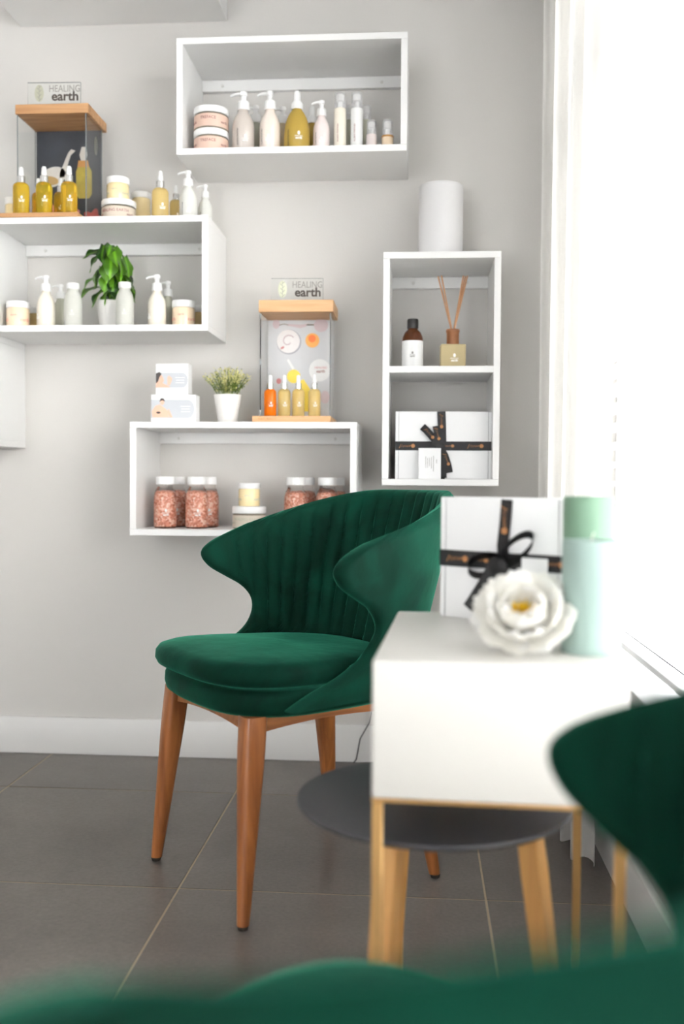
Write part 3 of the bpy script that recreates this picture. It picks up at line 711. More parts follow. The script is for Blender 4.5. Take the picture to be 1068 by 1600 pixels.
airless('white airless bottle with clear cap, second from the small pink pump bottle', -0.207, -0.19, TZ, 0.016, 0.153, 'labwhite', g1)
airless('airless bottle half hidden behind the cream one in the highest shelf', -0.233, -0.11, TZ, 0.0148, 0.150, 'greengrey', g1)
airless('airless bottle half hidden behind the white one in the highest shelf', -0.187, -0.11, TZ, 0.0147, 0.150, 'greengrey', g1)
airless('tiny clear bottle beside the peach one at the shelf right end', -0.168, -0.19, TZ, 0.0140, 0.080, 'palepink', g1, 0.45)
airless('tiny peach bottle with clear cap at the right end of the highest shelf', -0.126, -0.19, TZ, 0.0155, 0.081, 'jarpeach', g1, 0.52, 'corkprint')

# --- plant shelf, inside
MZ = 1.1942+ST; g2 = 'bottles and jars inside the plant shelf'
jar('peach jar with red print at the left end of the plant shelf', -1.128, -0.18, MZ, 0.0315, 0.073, 'jarpeach', g2, 0.24, None, 'red', 'earth')
jar('amber jar half hidden between the peach jar and the pump bottle', -1.110, -0.10, MZ, 0.0250, 0.070, 'jaramber', g2, 0.24)
pump('creamy white pump bottle left of the green plant, taller of the pair', -1.046, -0.19, MZ, 0.0245, 0.142, 'cream', g2, True, -40)
pump('sage pump bottle standing behind the creamy one left of the plant', -1.035, -0.11, MZ, 0.0215, 0.134, 'greengrey', g2, False)
capped('frosted bottle with white screw cap left of the plant pot', -0.966, -0.205, MZ, 0.0240, 0.117, 'frost', g2)
capped('frosted bottle with white screw cap in front of the plant pot', -0.822, -0.212, MZ, 0.0238, 0.117, 'frost', g2)
pump('cream pump bottle right of the green plant', -0.743, -0.18, MZ, 0.0245, 0.143, 'cream', g2, True, -45)
pump('olive pump bottle half hidden behind the cream one right of the plant', -0.731, -0.11, MZ, 0.0215, 0.140, 'greengrey', g2, False)
jar('peach jar with reddish print at the right end of the plant shelf', -0.670, -0.18, MZ, 0.0315, 0.072, 'jarpeach', g2, 0.26, None, 'red', 'earth')
jar('amber jar half hidden behind the peach jar at the right end', -0.652, -0.10, MZ, 0.0255, 0.072, 'jaramber', g2, 0.26)

# --- on top of the plant shelf
UZ = 1.1942+0.3007; g3 = 'bottles and jars on top of the plant shelf'
jar('pale yellow jar cut off at the left edge of the picture', -1.168, -0.12, UZ+0.0122, 0.020, 0.074, 'jarcream', g3, 0.25)
for i, (x, y, hh, R, lab) in enumerate([(-1.100, -0.225, 0.128, 0.0215, 'golden oil dropper bottle, leftmost in front of the dark display case'),
    (-1.037, -0.225, 0.128, 0.0215, 'golden oil dropper bottle in the middle of the front row by the dark case'),
    (-0.969, -0.225, 0.128, 0.0215, 'golden oil dropper bottle, rightmost in front of the dark display case'),
    (-1.080, -0.155, 0.118, 0.0178, 'smaller oil dropper bottle behind the left gap of the front row'),
    (-1.018, -0.155, 0.118, 0.0178, 'smaller oil dropper bottle behind the right gap of the front row')]):
    dropper(lab, x, y, UZ+0.0122, R, hh, 'amberoil' if i % 2 == 0 else 'oliveoil', 'golden oil dropper bottles at the dark display case', ang=25)
jar('wide beige-labelled jar under a yellow jar on the plant shelf top', -0.851, -0.17, UZ, 0.0465, 0.058, 'jarglass', g3, 0.28, 'labbeige', 'mauveink', 'HEALING EARTH')
jar('yellow cream jar standing on the wide beige-labelled jar', -0.853, -0.17, UZ+0.0583, 0.0305, 0.063, 'jarcream', g3, 0.28, None, 'sageink', 'earth')
jar('shallow pale jar hidden behind the wide beige-labelled jar', -0.812, -0.075, UZ, 0.0300, 0.030, 'milk', g3, 0.4)
jar('yellow cream jar standing on the shallow jar behind the beige one', -0.816, -0.075, UZ+0.0303, 0.0265, 0.078, 'jarcream', g3, 0.22)
dropper('pale amber dropper bottle, taller of the two right of the jars', -0.737, -0.17, UZ, 0.0225, 0.140, 'paleoil', g3, ang=30)
dropper('small pale amber dropper bottle behind the taller one', -0.712, -0.10, UZ, 0.0170, 0.122, 'paleoil', g3, ang=30)
pump('milky pump bottle near the right end of the plant shelf top', -0.661, -0.17, UZ, 0.0235, 0.138, 'milk', g3, True, 15)
pump('small milky pump bottle at the right end of the plant shelf top', -0.630, -0.10, UZ, 0.0195, 0.121, 'milk', g3, True, 15)

# --- salt shelf
BZ = 0.6563+ST; g4 = 'pink salt bottles in the low shelf'
for x, y, lab in [(-0.723, -0.17, 'pink salt bottle at the left end of the low shelf, front row'), (-0.710, -0.100, 'pink salt bottle behind the leftmost one in the low shelf'),
    (-0.636, -0.17, 'pink salt bottle second from the left in front row of low shelf'), (-0.620, -0.100, 'pink salt bottle hidden behind the second from the left'),
    (-0.368, -0.16, 'pink salt bottle right of the stacked jars above the chair back'), (-0.348, -0.095, 'pink salt bottle behind the one right of the stacked jars'),
    (-0.282, -0.16, 'pink salt bottle farthest right in the low shelf, front one'), (-0.264, -0.095, 'pink salt bottle farthest right in the low shelf, back one')]:
    capped(lab, x, y, BZ, 0.0308 if y < -0.15 else 0.030, 0.139, 'saltglass', g4, 0.78, 'whiteink', 'salt', 0.15, 18)
jar('wide grey-beige labelled jar with white lid in the low shelf', -0.494, -0.16, BZ, 0.0456, 0.0605, 'jarglass', 'jars stacked in the low shelf', 0.32, 'labbeige', 'sageink', 'HEALING EARTH')
jar('small yellow cream jar on the wide jar in the low shelf', -0.494, -0.16, BZ+0.0608, 0.0298, 0.062, 'jarcream', 'jars stacked in the low shelf', 0.25, None, 'sageink', 'earth')

# --- display cases
def sign(label, x, y, z, w, h, m1, m2, leafm, sc):
    t = thing('acrylic_sign', label, 'sign', (x, y, z+0.0003), math.radians(2), 'clear signs on the display cases')
    obj('sign_plate', bx((0, 0, h/2), (w, 0.003, h), 0.0006, 1), 'acrylic', t)
    obj('plate_edge', bx((w/2+0.0004, 0, h/2), (0.0008, 0.0032, h), 0), 'acryledge', t)
    obj('plate_edge', bx((0, 0, h+0.0004), (w, 0.0032, 0.0008), 0), 'acryledge', t)
    o1 = text('word_print', 'HEALING', sc*0.0245, m2, t, (w*0.20, -0.0018, h*0.70), 0.0); o1.scale = (0.80, 1, 1)
    o2 = text('word_print', 'earth', sc*0.0330, m1, t, (w*0.21, -0.0018, h*0.34), 0.0009); o2.scale = (1.0, 1, 1)
    bm = bmesh.new(); poly(ell(-w*0.28, h*0.5, w*0.085, h*0.40, 24), 0.0003, -0.0016, bm)
    lf = obj('leaf_emblem', bm, leafm, t, None)
    bm = bmesh.new()
    for k in range(-3, 4):
        cz = h*0.5+k*h*0.10; r = 0.0006
        tube([(-w*0.28, -0.0021, cz-0.002), (-w*0.28+(0.006 if k % 2 else -0.006), -0.0021, cz+0.003)], r, 5, bm)
    tube([(-w*0.28, -0.0021, h*0.12), (-w*0.28, -0.0021, h*0.88)], 0.0005, 5, bm)
    obj('leaf_veins', bm, m2, lf, None)
    return t
t = thing('display_case', 'dark display case with honey wood lid on the plant shelf', 'display case', (-1.025, -0.135, UZ+0.0003), 0)
obj('wood_base', bx((-0.037, -0.014, 0.006), (0.252, 0.204, 0.0118), 0.001, 1), 'pine2', t)
obj('wood_lid', bx((0.002, 0.007, 0.2985), (0.2006, 0.157, 0.0255), 0.001, 1), 'pine2', t)
for x, z0 in ((-0.0945, 0.0122), (0.0937, 0.0003)):
    obj('side_pane', bx((x, 0.0, (z0+0.2855)/2), (0.0028, 0.130, 0.2855-z0), 0.0004, 1), 'acrylic', t)
    obj('pane_edge', bx((x, -0.0655, (z0+0.2855)/2), (0.0028, 0.0008, 0.2855-z0)), 'acryledge', t)
    obj('pane_edge', bx((x+(0.0018 if x > 0 else -0.0018), 0.0615, (z0+0.2855)/2), (0.0010, 0.004, 0.2855-z0)), 'acryledge', t)
ps = obj('poster_panel', bx((0, 0.0640, 0.1495), (0.1835, 0.004, 0.271), 0.0004, 1), 'slate', t)
y0 = 0.0618
sp = poly(ell(-0.024, 0.130, 0.038, 0.027, 28, 0.35), 0.0004, y0)
poly([(-0.004, 0.146), (0.004, 0.160), (0.012, 0.180), (0.020, 0.197), (0.028, 0.206), (0.040, 0.202), (0.034, 0.196), (0.027, 0.190), (0.020, 0.170), (0.014, 0.148), (0.008, 0.130), (-0.006, 0.128)], 0.0004, y0, sp)
bmesh.ops.translate(sp, vec=(-0.020, 0, 0.028), verts=sp.verts)
obj('spoon_print', sp, 'spoon', ps, None)
obj('oil_print', poly(ell(-0.052, 0.148, 0.024, 0.012, 24, -0.15), 0.0003, y0-0.0004), 'spooncup', ps, None)
bp = poly([(0.022, 0.108), (0.022, 0.172), (0.028, 0.186), (0.058, 0.186), (0.066, 0.172), (0.066, 0.108), (0.058, 0.097), (0.030, 0.097)], 0.0004, y0)
obj('bottle_print', bp, 'oilprint', ps, None)
obj('cork_print', poly([(0.026, 0.184), (0.029, 0.202), (0.055, 0.202), (0.058, 0.184)], 0.0003, y0-0.0004), 'corkprint', ps, None)
obj('bottle_neck_print', poly([(0.036, 0.202), (0.032, 0.218), (0.038, 0.240), (0.050, 0.240), (0.053, 0.218), (0.049, 0.202)], 0.0004, y0), 'spoon', ps, None)
obj('flower_print', poly([(0.070+0.024*math.cos(a)*(1+0.25*math.cos(5*a)), 0.040+0.024*math.sin(a)*(1+0.25*math.cos(5*a))) for a in [2*PI*i/40 for i in range(40)] if 0.070+0.024*math.cos(a)*(1+0.25*math.cos(5*a)) < 0.0915], 0.0004, y0), 'flowerred', ps, None)
obj('flower_print', poly([(-0.062+0.026*math.cos(a)*(1+0.2*math.cos(5*a)), 0.070+0.022*math.sin(a)*(1+0.2*math.cos(5*a))) for a in [2*PI*i/40 for i in range(40)]], 0.0004, y0), 'flowerpink', ps, None)
obj('flower_print', poly([(0.012+0.018*math.cos(a)*(1+0.2*math.cos(5*a)), 0.060+0.018*math.sin(a)*(1+0.2*math.cos(5*a))) for a in [2*PI*i/40 for i in range(40)]], 0.0004, y0), 'flowerpink', ps, None)
bm = bmesh.new()
for a0 in (0, PI):
    tube([(0.0955, 0.012+0.010*math.cos(a), 0.225+0.024*math.sin(a)) for a in [2*PI*i/24 for i in range(25)]], 0.0005, 5, bm)
for k in range(-3, 4): tube([(0.0955, 0.012-0.006, 0.225+k*0.006), (0.0955, 0.012, 0.222+k*0.006), (0.0955, 0.012+0.006, 0.225+k*0.006)], 0.0005, 5, bm)
obj('etched_emblem', bm, 'sageink', t, None)
sign('clear sign reading HEALING earth on the dark display case lid', -1.017, -0.203, UZ+0.3115, 0.143, 0.056, 'ink', 'greyink', 'sageink', 1.05)

CZ = 0.6563+0.3007
t = thing('display_case', 'light display case with pale pine lid on the low shelf', 'display case', (-0.370, -0.115, CZ+0.0003), 0)
obj('wood_base', bx((-0.002, -0.020, 0.0085), (0.208, 0.180, 0.0165), 0.001, 1), 'pine', t)
obj('wood_lid', bx((0.0035, 0.005, 0.3115), (0.200, 0.148, 0.032), 0.001, 1), 'pine', t)
for s in (-1, 1):
    obj('side_pane', bx((s*0.094+0.001, 0.004, 0.156), (0.0028, 0.124, 0.2775), 0.0004, 1), 'acrylic', t)
    for z in (0.028, 0.165, 0.285): obj('pane_clip', bx((s*0.094+0.001, -0.0588, z), (0.0038, 0.003, 0.016), 0.0005, 1), 'acryledge', t)
ps = obj('poster_panel', bx((0.001, 0.0645, 0.156), (0.184, 0.004, 0.2775), 0.0004, 1), 'marble', t)
y0 = 0.0623
bm = poly(ell(-0.068, 0.296-0.012, 0.010, 0.013, 20), 0.0006, y0); poly(ell(0.058, 0.280, 0.020, 0.019, 24), 0.0006, y0, bm)
obj('roller_print', bm, 'quartz', ps, None)
obj('roller_handle_print', poly([(-0.034, 0.279), (-0.034, 0.284), (0.0, 0.282), (0.018, 0.284), (0.018, 0.277), (0.0, 0.272)], 0.0006, y0), 'quartz', ps, None)
bm = tube([(-0.059, y0-0.0005, 0.281), (-0.046, y0-0.0005, 0.284), (-0.034, y0-0.0005, 0.281)], 0.0010, 6); tube([(0.018, y0-0.0005, 0.281), (0.038, y0-0.0005, 0.281)], 0.0018, 6, bm)
obj('roller_wire_print', bm, 'silver', ps, None)
obj('dish_rim_print', poly(ell(-0.032, 0.234, 0.0345, 0.0345, 36), 0.0004, y0), 'dishgrey', ps, None)
d = obj('dish_print', poly(ell(-0.0335, 0.2355, 0.0325, 0.0325, 36), 0.0004, y0-0.0004), 'dishcream', ps, None)
bm = tube([(-0.034+0.020*math.cos(a)*(1-a/9), y0-0.001, 0.236+0.020*math.sin(a)*(1-a/9)) for a in [0.6+0.3*i for i in range(18)]], 0.0016, 6)
obj('swirl_print', bm, 'quartz', ps, None)
obj('petal_print', poly(ell(-0.050, 0.218, 0.006, 0.003, 12, 0.5), 0.0003, y0-0.0008), 'flowerpink', ps, None)
obj('gel_print', poly(ell(0.034, 0.238, 0.0195, 0.020, 28), 0.0005, y0), 'gelorange', ps, None)
obj('gel_core_print', poly(ell(0.033, 0.243, 0.0105, 0.0105, 20), 0.0004, y0-0.0005), 'gelcore', ps, None)
lid = obj('lid_print', poly(ell(0.055, 0.155, 0.030, 0.031, 36), 0.0005, y0), 'labwhite', ps, None)
text('lid_word_print', 'HEALING', 0.0085, 'flowerpink', ps, (0.058, y0-0.0007, 0.162)); text('lid_word_print', 'earth', 0.0115, 'mauveink', ps, (0.058, y0-0.0007, 0.152), 0.0003)
bm = poly([(-0.018+0.019*math.cos(a), 0.138+0.019*math.sin(a)) for a in [2*PI*i/24 for i in range(24)]], 0.0006, y0)
poly([(-0.008, 0.124), (0.010, 0.130), (0.030, 0.10), (0.030, 0.04), (0.0, 0.04)], 0.0006, y0, bm)
obj('oil_drop_print', bm, 'dropyellow', ps, None)
obj('pipette_print', poly([(-0.038, 0.184), (-0.032, 0.186), (-0.016, 0.160), (-0.022, 0.156)], 0.0006, y0), 'labwhite', ps, None)
obj('blossom_print', poly(ell(-0.060, 0.125, 0.007, 0.008, 16), 0.0006, y0), 'flowerpink', ps, None)
obj('blossom_print', poly(ell(0.070, 0.080, 0.013, 0.018, 20), 0.0006, y0), 'quartz', ps, None)
text('base_print', 'NATURALLY', 0.0085, 'corkprint', t, (-0.066, -0.1103, 0.0085))
sign('clear sign reading HEALING earth on the pale pine lid', -0.364, -0.180, CZ+0.3278, 0.138, 0.056, 'ink', 'greyink', 'paleleafink', 1.0)
for x, m, lab in [(-0.436, 'orangeoil', 'orange oil dropper bottle in the light display case'), (-0.398, 'paleoil', 'yellow oil dropper bottle next to the orange one'),
    (-0.360, 'paleoil', 'yellow oil dropper bottle third from the left in the light case'), (-0.317, 'paleoil', 'yellow oil dropper bottle at the right end in the light case')]:
    dropper(lab, x, -0.172, CZ+0.0171, 0.0165, 0.113, m, 'oil dropper bottles in the light display case', ang=15)

# --- card boxes
def cardbox(label, x, y, z, w, h, d, rz, upper):
    t = thing('carton', label, 'box', (x, y, z+0.0003), rz, 'white printed cartons on the low shelf')
    obj('carton_body', bx((0, 0, h/2), (w, d, h), 0.0008, 1), 'card', t); yf = -d/2
    pl = [(-w/2+0.0006, h*0.22)]; ph = h*0.27; cz = h*0.47 if upper else h*0.48; rr = h*(0.24 if upper else 0.33)
    xr = w*0.32
    pts = [(-w/2+0.001, cz-rr)]+[(xr+rr*0.75*math.sin(a), cz-rr*math.cos(a)) for a in [PI*i/16 for i in range(17)]]+[(-w/2+0.001, cz+rr)]
    obj('photo_print', poly(pts, 0.0004, yf), 'pill', t, None)
    bm = bmesh.new(); bm2 = bmesh.new(); yy = yf-0.0004
    if upper:
        poly([(-0.044, cz-rr+0.001), (-0.043, cz-0.004), (-0.036, cz-0.002), (-0.034, cz+0.010), (-0.028, cz+0.014), (-0.024, cz+0.006), (-0.022, cz-0.002), (-0.026, cz-0.008), (-0.012, cz-0.014), (-0.004, cz-rr+0.001)], 0.0004, yy, bm)
        poly([(-0.012, cz-0.012), (-0.006, cz-0.014), (0.0, cz+0.0), (0.0, cz+0.006), (-0.008, cz+0.012), (-0.012, cz+0.008)], 0.0004, yy, bm)
        poly([(-0.0437, cz-0.008), (-0.0437, cz+0.018), (-0.034, cz+0.022), (-0.028, cz+0.017), (-0.034, cz+0.008), (-0.038, cz-0.004)], 0.0004, yy-0.0004, bm2)
    else:
        poly([(-0.056, cz-rr+0.002), (-0.058, cz-0.006), (-0.048, cz+0.008), (-0.036, cz+0.012), (-0.018, cz-0.002), (-0.012, cz-rr+0.002)], 0.0004, yy, bm)
        poly([(-0.018, cz-0.006), (-0.012, cz+0.0), (-0.002, cz-rr+0.002), (-0.010, cz-rr+0.002)], 0.0004, yy, bm)
        poly(ell(-0.030, cz+0.018, 0.0055, 0.0075, 16), 0.0004, yy, bm)
        poly([(-0.037, cz+0.019), (-0.034, cz+0.028), (-0.026, cz+0.028), (-0.022, cz+0.020), (-0.030, cz+0.023)], 0.0004, yy-0.0004, bm2)
        poly(ell(-0.040, cz-0.010, 0.006, 0.003, 12), 0.0004, yy-0.0004, bm2)
    obj('figure_print', bm, 'skin', t, None); obj('hair_print', bm2, 'hair', t, None)
    bm = bmesh.new()
    for k, l in enumerate((0.026, 0.022, 0.024)): box(bm, (xr-0.006, yf-0.0005, cz+0.007-0.007*k), (l, 0.0003, 0.0012))
    obj('line_print', bm, 'whiteink', t, None)
cardbox('larger white carton with crouching figure print, under the smaller one', -0.690, -0.19, CZ, 0.121, 0.0735, 0.050, math.radians(1), False)
cardbox('smaller white carton with dark-haired woman print, stacked on the larger', -0.697, -0.178, CZ+0.0738, 0.089, 0.084, 0.040, math.radians(-2), True)

# --- potted plants
def pot(t, r1, r2, h):
    obj('pot', lathe([(0, 0), (r1*0.95, 0), (r1, 0.002), (r2, h-0.001), (r2*1.0, h), (r2*0.93, h), (r2*0.90, h-0.010), (0, h-0.010)], 40), 'pot', t, 40)
    obj('soil', lathe([(0, h-0.009), (r2*0.88, h-0.0095), (r2*0.88, h-0.012), (0, h-0.012)], 24), 'soil', t, 40)
def leaf_mesh(Ln, Wd):
    bm = bmesh.new(); n = 8; rows = []
    for i in range(n+1):
        t = i/n; w = Wd/2*math.sin(PI*min(1, (t*0.90+0.16)))**0.8 * (1 if t < 0.999 else 0.02)
        if t > 0.5: w *= (1-((t-0.5)/0.5)**2.2)
        zz = -0.22*Ln*t*t
        row = []
        for u in (-1, -0.5, 0, 0.5, 1):
            yb = t*Ln-(0.12*Ln*abs(u) if i == 0 else 0)
            row.append(bm.verts.new((w*u, yb, zz+0.16*abs(w*u)-0.003*math.sin(t*9)*abs(u))))
        rows.append(row)
    for a, b in zip(rows[:-1], rows[1:]):
        for k in range(4): bm.faces.new((a[k], a[k+1], b[k+1], b[k]))
    me = mesh_of(bm, 'leaf', 179)
    return me
t = thing('potted_plant', 'bushy plant with variegated arrow leaves in a white pot', 'plant', (-0.890, -0.125, MZ+0.0003), 0)
pot(t, 0.026, 0.0365, 0.082)
rnd = random.Random(3); leafs = [leaf_mesh(0.056, 0.042), leaf_mesh(0.064, 0.044), leaf_mesh(0.048, 0.034)]
specs = []
# (azimuth deg from -y towards +x, radial, height, droop deg, mesh)
for az, r, z, dr, k in [(0, .020, .185, 62, 1), (-12, .030, .150, 60, 0), (18, .026, .190, 55, 1), (-35, .022, .232, 72, 0), (30, .018, .225, 50, 1), (55, .030, .195, 66, 1), (75, .034, .150, 40, 1),
    (-60, .030, .205, 50, 0), (-80, .030, .220, 15, 2), (-75, .034, .150, 35, 0), (-50, .038, .115, 45, 1), (-95, .036, .125, 20, 1), (48, .036, .120, 55, 0), (95, .032, .205, 70, 1), (110, .030, .17, 50, 0),
    (-110, .028, .175, 55, 0), (150, .028, .19, 50, 1), (180, .025, .215, 45, 0), (-150, .028, .16, 50, 1), (10, .010, .235, 35, 2), (-20, .034, .110, 55, 2), (130, .03, .13, 40, 0), (62, .020, .165, 60, 0), (-42, .030, .175, 62, 1), (22, .036, .135, 68, 2), (5, .020, .215, 75, 0), (-5, .012, .15, 70, 1), (40, .016, .145, 60, 1)]:
    a = math.radians(az+rnd.uniform(-4, 4)); d = Vector((math.sin(a), -math.cos(a), 0))
    base = Vector((0.004, 0, z))+d*r*(1.15 if abs(az) > 60 or z > 0.17 else 0.6)
    q = Matrix.Rotation(math.atan2(d.y, d.x)-PI/2, 4, 'Z') @ Matrix.Rotation(-math.radians(dr), 4, 'X') @ Matrix.Rotation(math.radians(rnd.uniform(-25, 25)), 4, 'Y')
    o = obj('leaf', leafs[k], 'leaf', t, None, base, q.to_euler())
    s = [Vector((rnd.uniform(-.012, .012), rnd.uniform(-.012, .012), 0.072)), None, base]
    s[1] = s[0].lerp(s[2], 0.6)+Vector((0, 0, 0.012))-d*0.006
    obj('stem', tube(s, 0.0011, 6), 'stem', t, None)
t = thing('potted_plant', 'yellow-green sprig plant in a white pot left of the light display case', 'plant', (-0.556, -0.15, CZ+0.0003), 0)
pot(t, 0.0255, 0.0375, 0.078)
bm = bmesh.new(); bm2 = bmesh.new()
for i in range(150):
    a = rnd.uniform(0, 2*PI); sp = math.sqrt(rnd.random()); R = 0.066*sp
    tip = Vector((R*math.cos(a), R*math.sin(a)*0.8, 0.152-0.030*sp*sp+rnd.uniform(-0.012, 0.004)))
    b0 = Vector((0.022*sp*math.cos(a), 0.022*sp*math.sin(a), 0.068)); dr = (tip-b0)
    if i % 2 == 0: tube([b0, b0.lerp(tip, 0.5)+Vector((0, 0, 0.006)), tip], 0.0005, 4, bm)
    for k in range(9):
        f = 0.25+0.75*k/8; p = b0.lerp(tip, f)+Vector((0, 0, 0.006*4*f*(1-f))); aa = rnd.uniform(0, 2*PI)
        o = Vector((math.cos(aa), math.sin(aa), rnd.uniform(0.2, 1.2))).normalized(); sd = o.cross(dr).normalized()*0.0019; l = rnd.uniform(0.006, 0.010)
        bb = bm2 if (f > 0.6 and rnd.random() < 0.8) or rnd.random() < 0.2 else bm
        v = [bb.verts.new(p), bb.verts.new(p+o*l*0.5+sd), bb.verts.new(p+o*l), bb.verts.new(p+o*l*0.5-sd)]
        bb.faces.new(v)
def raw(name, bm, m, par):
    me = bpy.data.meshes.new(name); bm.to_mesh(me); bm.free(); return obj(name, me, m, par, None)
tag(raw('foliage', bm, 'sprig', t), kind='stuff'); tag(raw('foliage_tips', bm2, 'sprigy', t), kind='stuff')

# --- tall shelf contents
VZ = 0.7932; SZ = VZ+0.2995+ST/2
t = thing('canister', 'tall matt white cylinder vase on top of the tall upright shelf', 'vase', (0.016, -0.13, VZ+0.6003), 0)
obj('vase_body', lathe([(0, 0), (0.052, 0), (0.0585, 0.004), (0.0590, 0.008), (0.0590, 0.190), (0.0575, 0.197), (0.0560, 0.199), (0.0545, 0.197), (0.0545, 0.020), (0, 0.018)], 64), 'ceramic', t, 40)
t = thing('amber_bottle', 'brown bottle with black cap and white label in the tall shelf', 'bottle', (-0.056, -0.17, SZ+0.0003), 0)
b = obj('bottle_body', lathe([(0, 0), (0.026, 0), (0.028, 0.003), (0.028, 0.075), (0.0265, 0.085), (0.021, 0.097), (0.0135, 0.104), (0.0125, 0.110), (0, 0.110)], 40), 'brownglass', t, 60)
lb = obj('label', lathe([(0.0279, 0.004), (0.0284, 0.004), (0.0284, 0.073), (0.0279, 0.073)], 40), 'labwhite', t, 40)
obj('label_print', logo_print(0.010, 0.0286, 0.034), 'greyink', lb, None)
obj('cap', lathe([(0, 0.107), (0.0148, 0.107), (0.0150, 0.109), (0.0150, 0.129), (0.0135, 0.132), (0, 0.132)], 32), 'blackcap', t, 40)
t = thing('reed_diffuser', 'square glass reed diffuser with wooden collar and brown reeds', 'diffuser', (0.050, -0.16, SZ+0.0003), math.radians(3))
b = obj('glass_bottle', bx((0, 0, 0.0325), (0.066, 0.045, 0.065), 0.003, 3), 'diffoil', t)
obj('collar', lathe([(0, 0.065), (0.0165, 0.065), (0.0165, 0.097), (0.0180, 0.099), (0.0182, 0.104), (0.0172, 0.106), (0.0125, 0.106), (0.0125, 0.098), (0, 0.098)], 32), 'collarwood', t, 40)
p = obj('label_print', logo_print(0.0145, None, 0.026), 'whiteink', b, None); p.location = (0.003, -0.0226, 0)
for tx, ty in ((-0.040, 0.005), (-0.032, -0.006), (0.026, -0.004), (0.032, 0.004), (0.037, -0.002)):
    r_ = Vector((tx*0.06, ty*0.3, 0.099)); obj('reed', tube([r_, r_+(Vector((tx, ty, 0.247))-r_)], 0.0021, 8), 'reed', t, 40)

# --- gift boxes
def strip(path, w, th=0.0006, bm=None):
    """ribbon strip: path of (x, y, z); width lies in the XZ plane across the path"""
    bm = bm or bmesh.new(); pts = [Vector(p) for p in path]; fr, bk = [], []
    for i, p in enumerate(pts):
        d = pts[min(i+1, len(pts)-1)]-pts[max(i-1, 0)]; d.y = 0; d.normalize(); n = Vector((-d.z, 0, d.x))*w/2
        fr.append((bm.verts.new(p+n+Vector((0, -th, 0))), bm.verts.new(p-n+Vector((0, -th, 0))))); bk.append((bm.verts.new(p+n), bm.verts.new(p-n)))
    for i in range(len(pts)-1):
        bm.faces.new((fr[i][0], fr[i][1], fr[i+1][1], fr[i+1][0])); bm.faces.new((bk[i][1], bk[i][0], bk[i+1][0], bk[i+1][1]))
        for k in (0, 1): bm.faces.new((fr[i][k], fr[i+1][k], bk[i+1][k], bk[i][k]))
    for i in (0, -1): bm.faces.new((fr[i][0], fr[i][1], bk[i][1], bk[i][0]))
    return bm
def script_mark(cx, cz, y, ang, s=1.0, bm=None, mirror=1):
    """handwriting-like bronze squiggle followed by a round stamp"""
    bm = bm or bmesh.new(); ca, sa = math.cos(ang), math.sin(ang)
    def tr(u, v): return (cx+(u*ca-v*sa)*s, y, cz+(u*sa+v*ca)*s)
    pts = [(-.017, -.005), (-.013, .004), (-.012, -.003), (-.010, .003), (-.008, -.003), (-.006, .002), (-.004, -.002), (-.002, .002), (0, -.002), (.003, .0018), (.004, -.002), (.007, .002)]
    tube([tr(u, v) for u, v in pts], 0.0006*s, 5, bm)
    poly([(tr(.012+.0042*math.cos(a), .0042*math.sin(a))[0], tr(.012+.0042*math.cos(a), .0042*math.sin(a))[2]) for a in [2*PI*i/14 for i in range(14)]], 0.0003, y, bm)
    return bm
def gift(label, loc, rz, w, h, d, rw):
    t = thing('gift_box', label, 'gift box', loc, rz, 'white gift boxes tied with black ribbon'); yf = -d/2
    obj('carton_body', bx((0, 0, h/2), (w, d, h), 0.0012, 2), 'card', t)
    for s in (-1, 1): obj('lid_flap', bx((s*(w/2-0.0045), yf-0.0006, h/2), (0.0065, 0.0014, h-0.003), 0.0004, 1), 'card', t); obj('flap_gap', bx((s*(w/2-0.0088), yf-0.0002, h/2), (0.0010, 0.0006, h-0.003)), 'cardedge', t)
    return t, yf
t, yf = gift('white gift box with black ribbon inside the tall shelf', (0.0265, -0.165, VZ+ST+0.0003), 0, 0.251, 0.1765, 0.09, 0.024)
hz = 0.0865
rb = obj('ribbon_band', bx((0, yf-0.0018, hz), (0.2514, 0.0010, 0.0235), 0.0002, 1), 'ribbon', t)
bm = script_mark(-0.094, hz, yf-0.0026, 0.0, 1.25); script_mark(0.084, hz, yf-0.0026, 0.0, 1.25, bm); script_mark(0.012, hz, yf-0.0026, 0, 1.0, bm); obj('ribbon_print', bm, 'ribgold', rb, None)
rb = obj('ribbon_band', strip([(-0.006, yf-0.0026, h) for h in (0.0, 0.04, 0.0865)]+[(-0.003, yf-0.0028, 0.10), (-0.004, yf-0.0026, 0.135), (-0.006, yf-0.0022, 0.1765)], 0.0215), 'ribbon', t, None)
obj('ribbon_print', script_mark(-0.005, 0.150, yf-0.0034, -PI/2, 1.1), 'ribgold', rb, None)
bow = obj('bow', bx((-0.010, yf-0.0065, hz), (0.020, 0.008, 0.022), 0.003, 2, Matrix.Rotation(0.6, 3, 'Y')), 'ribbon', t)
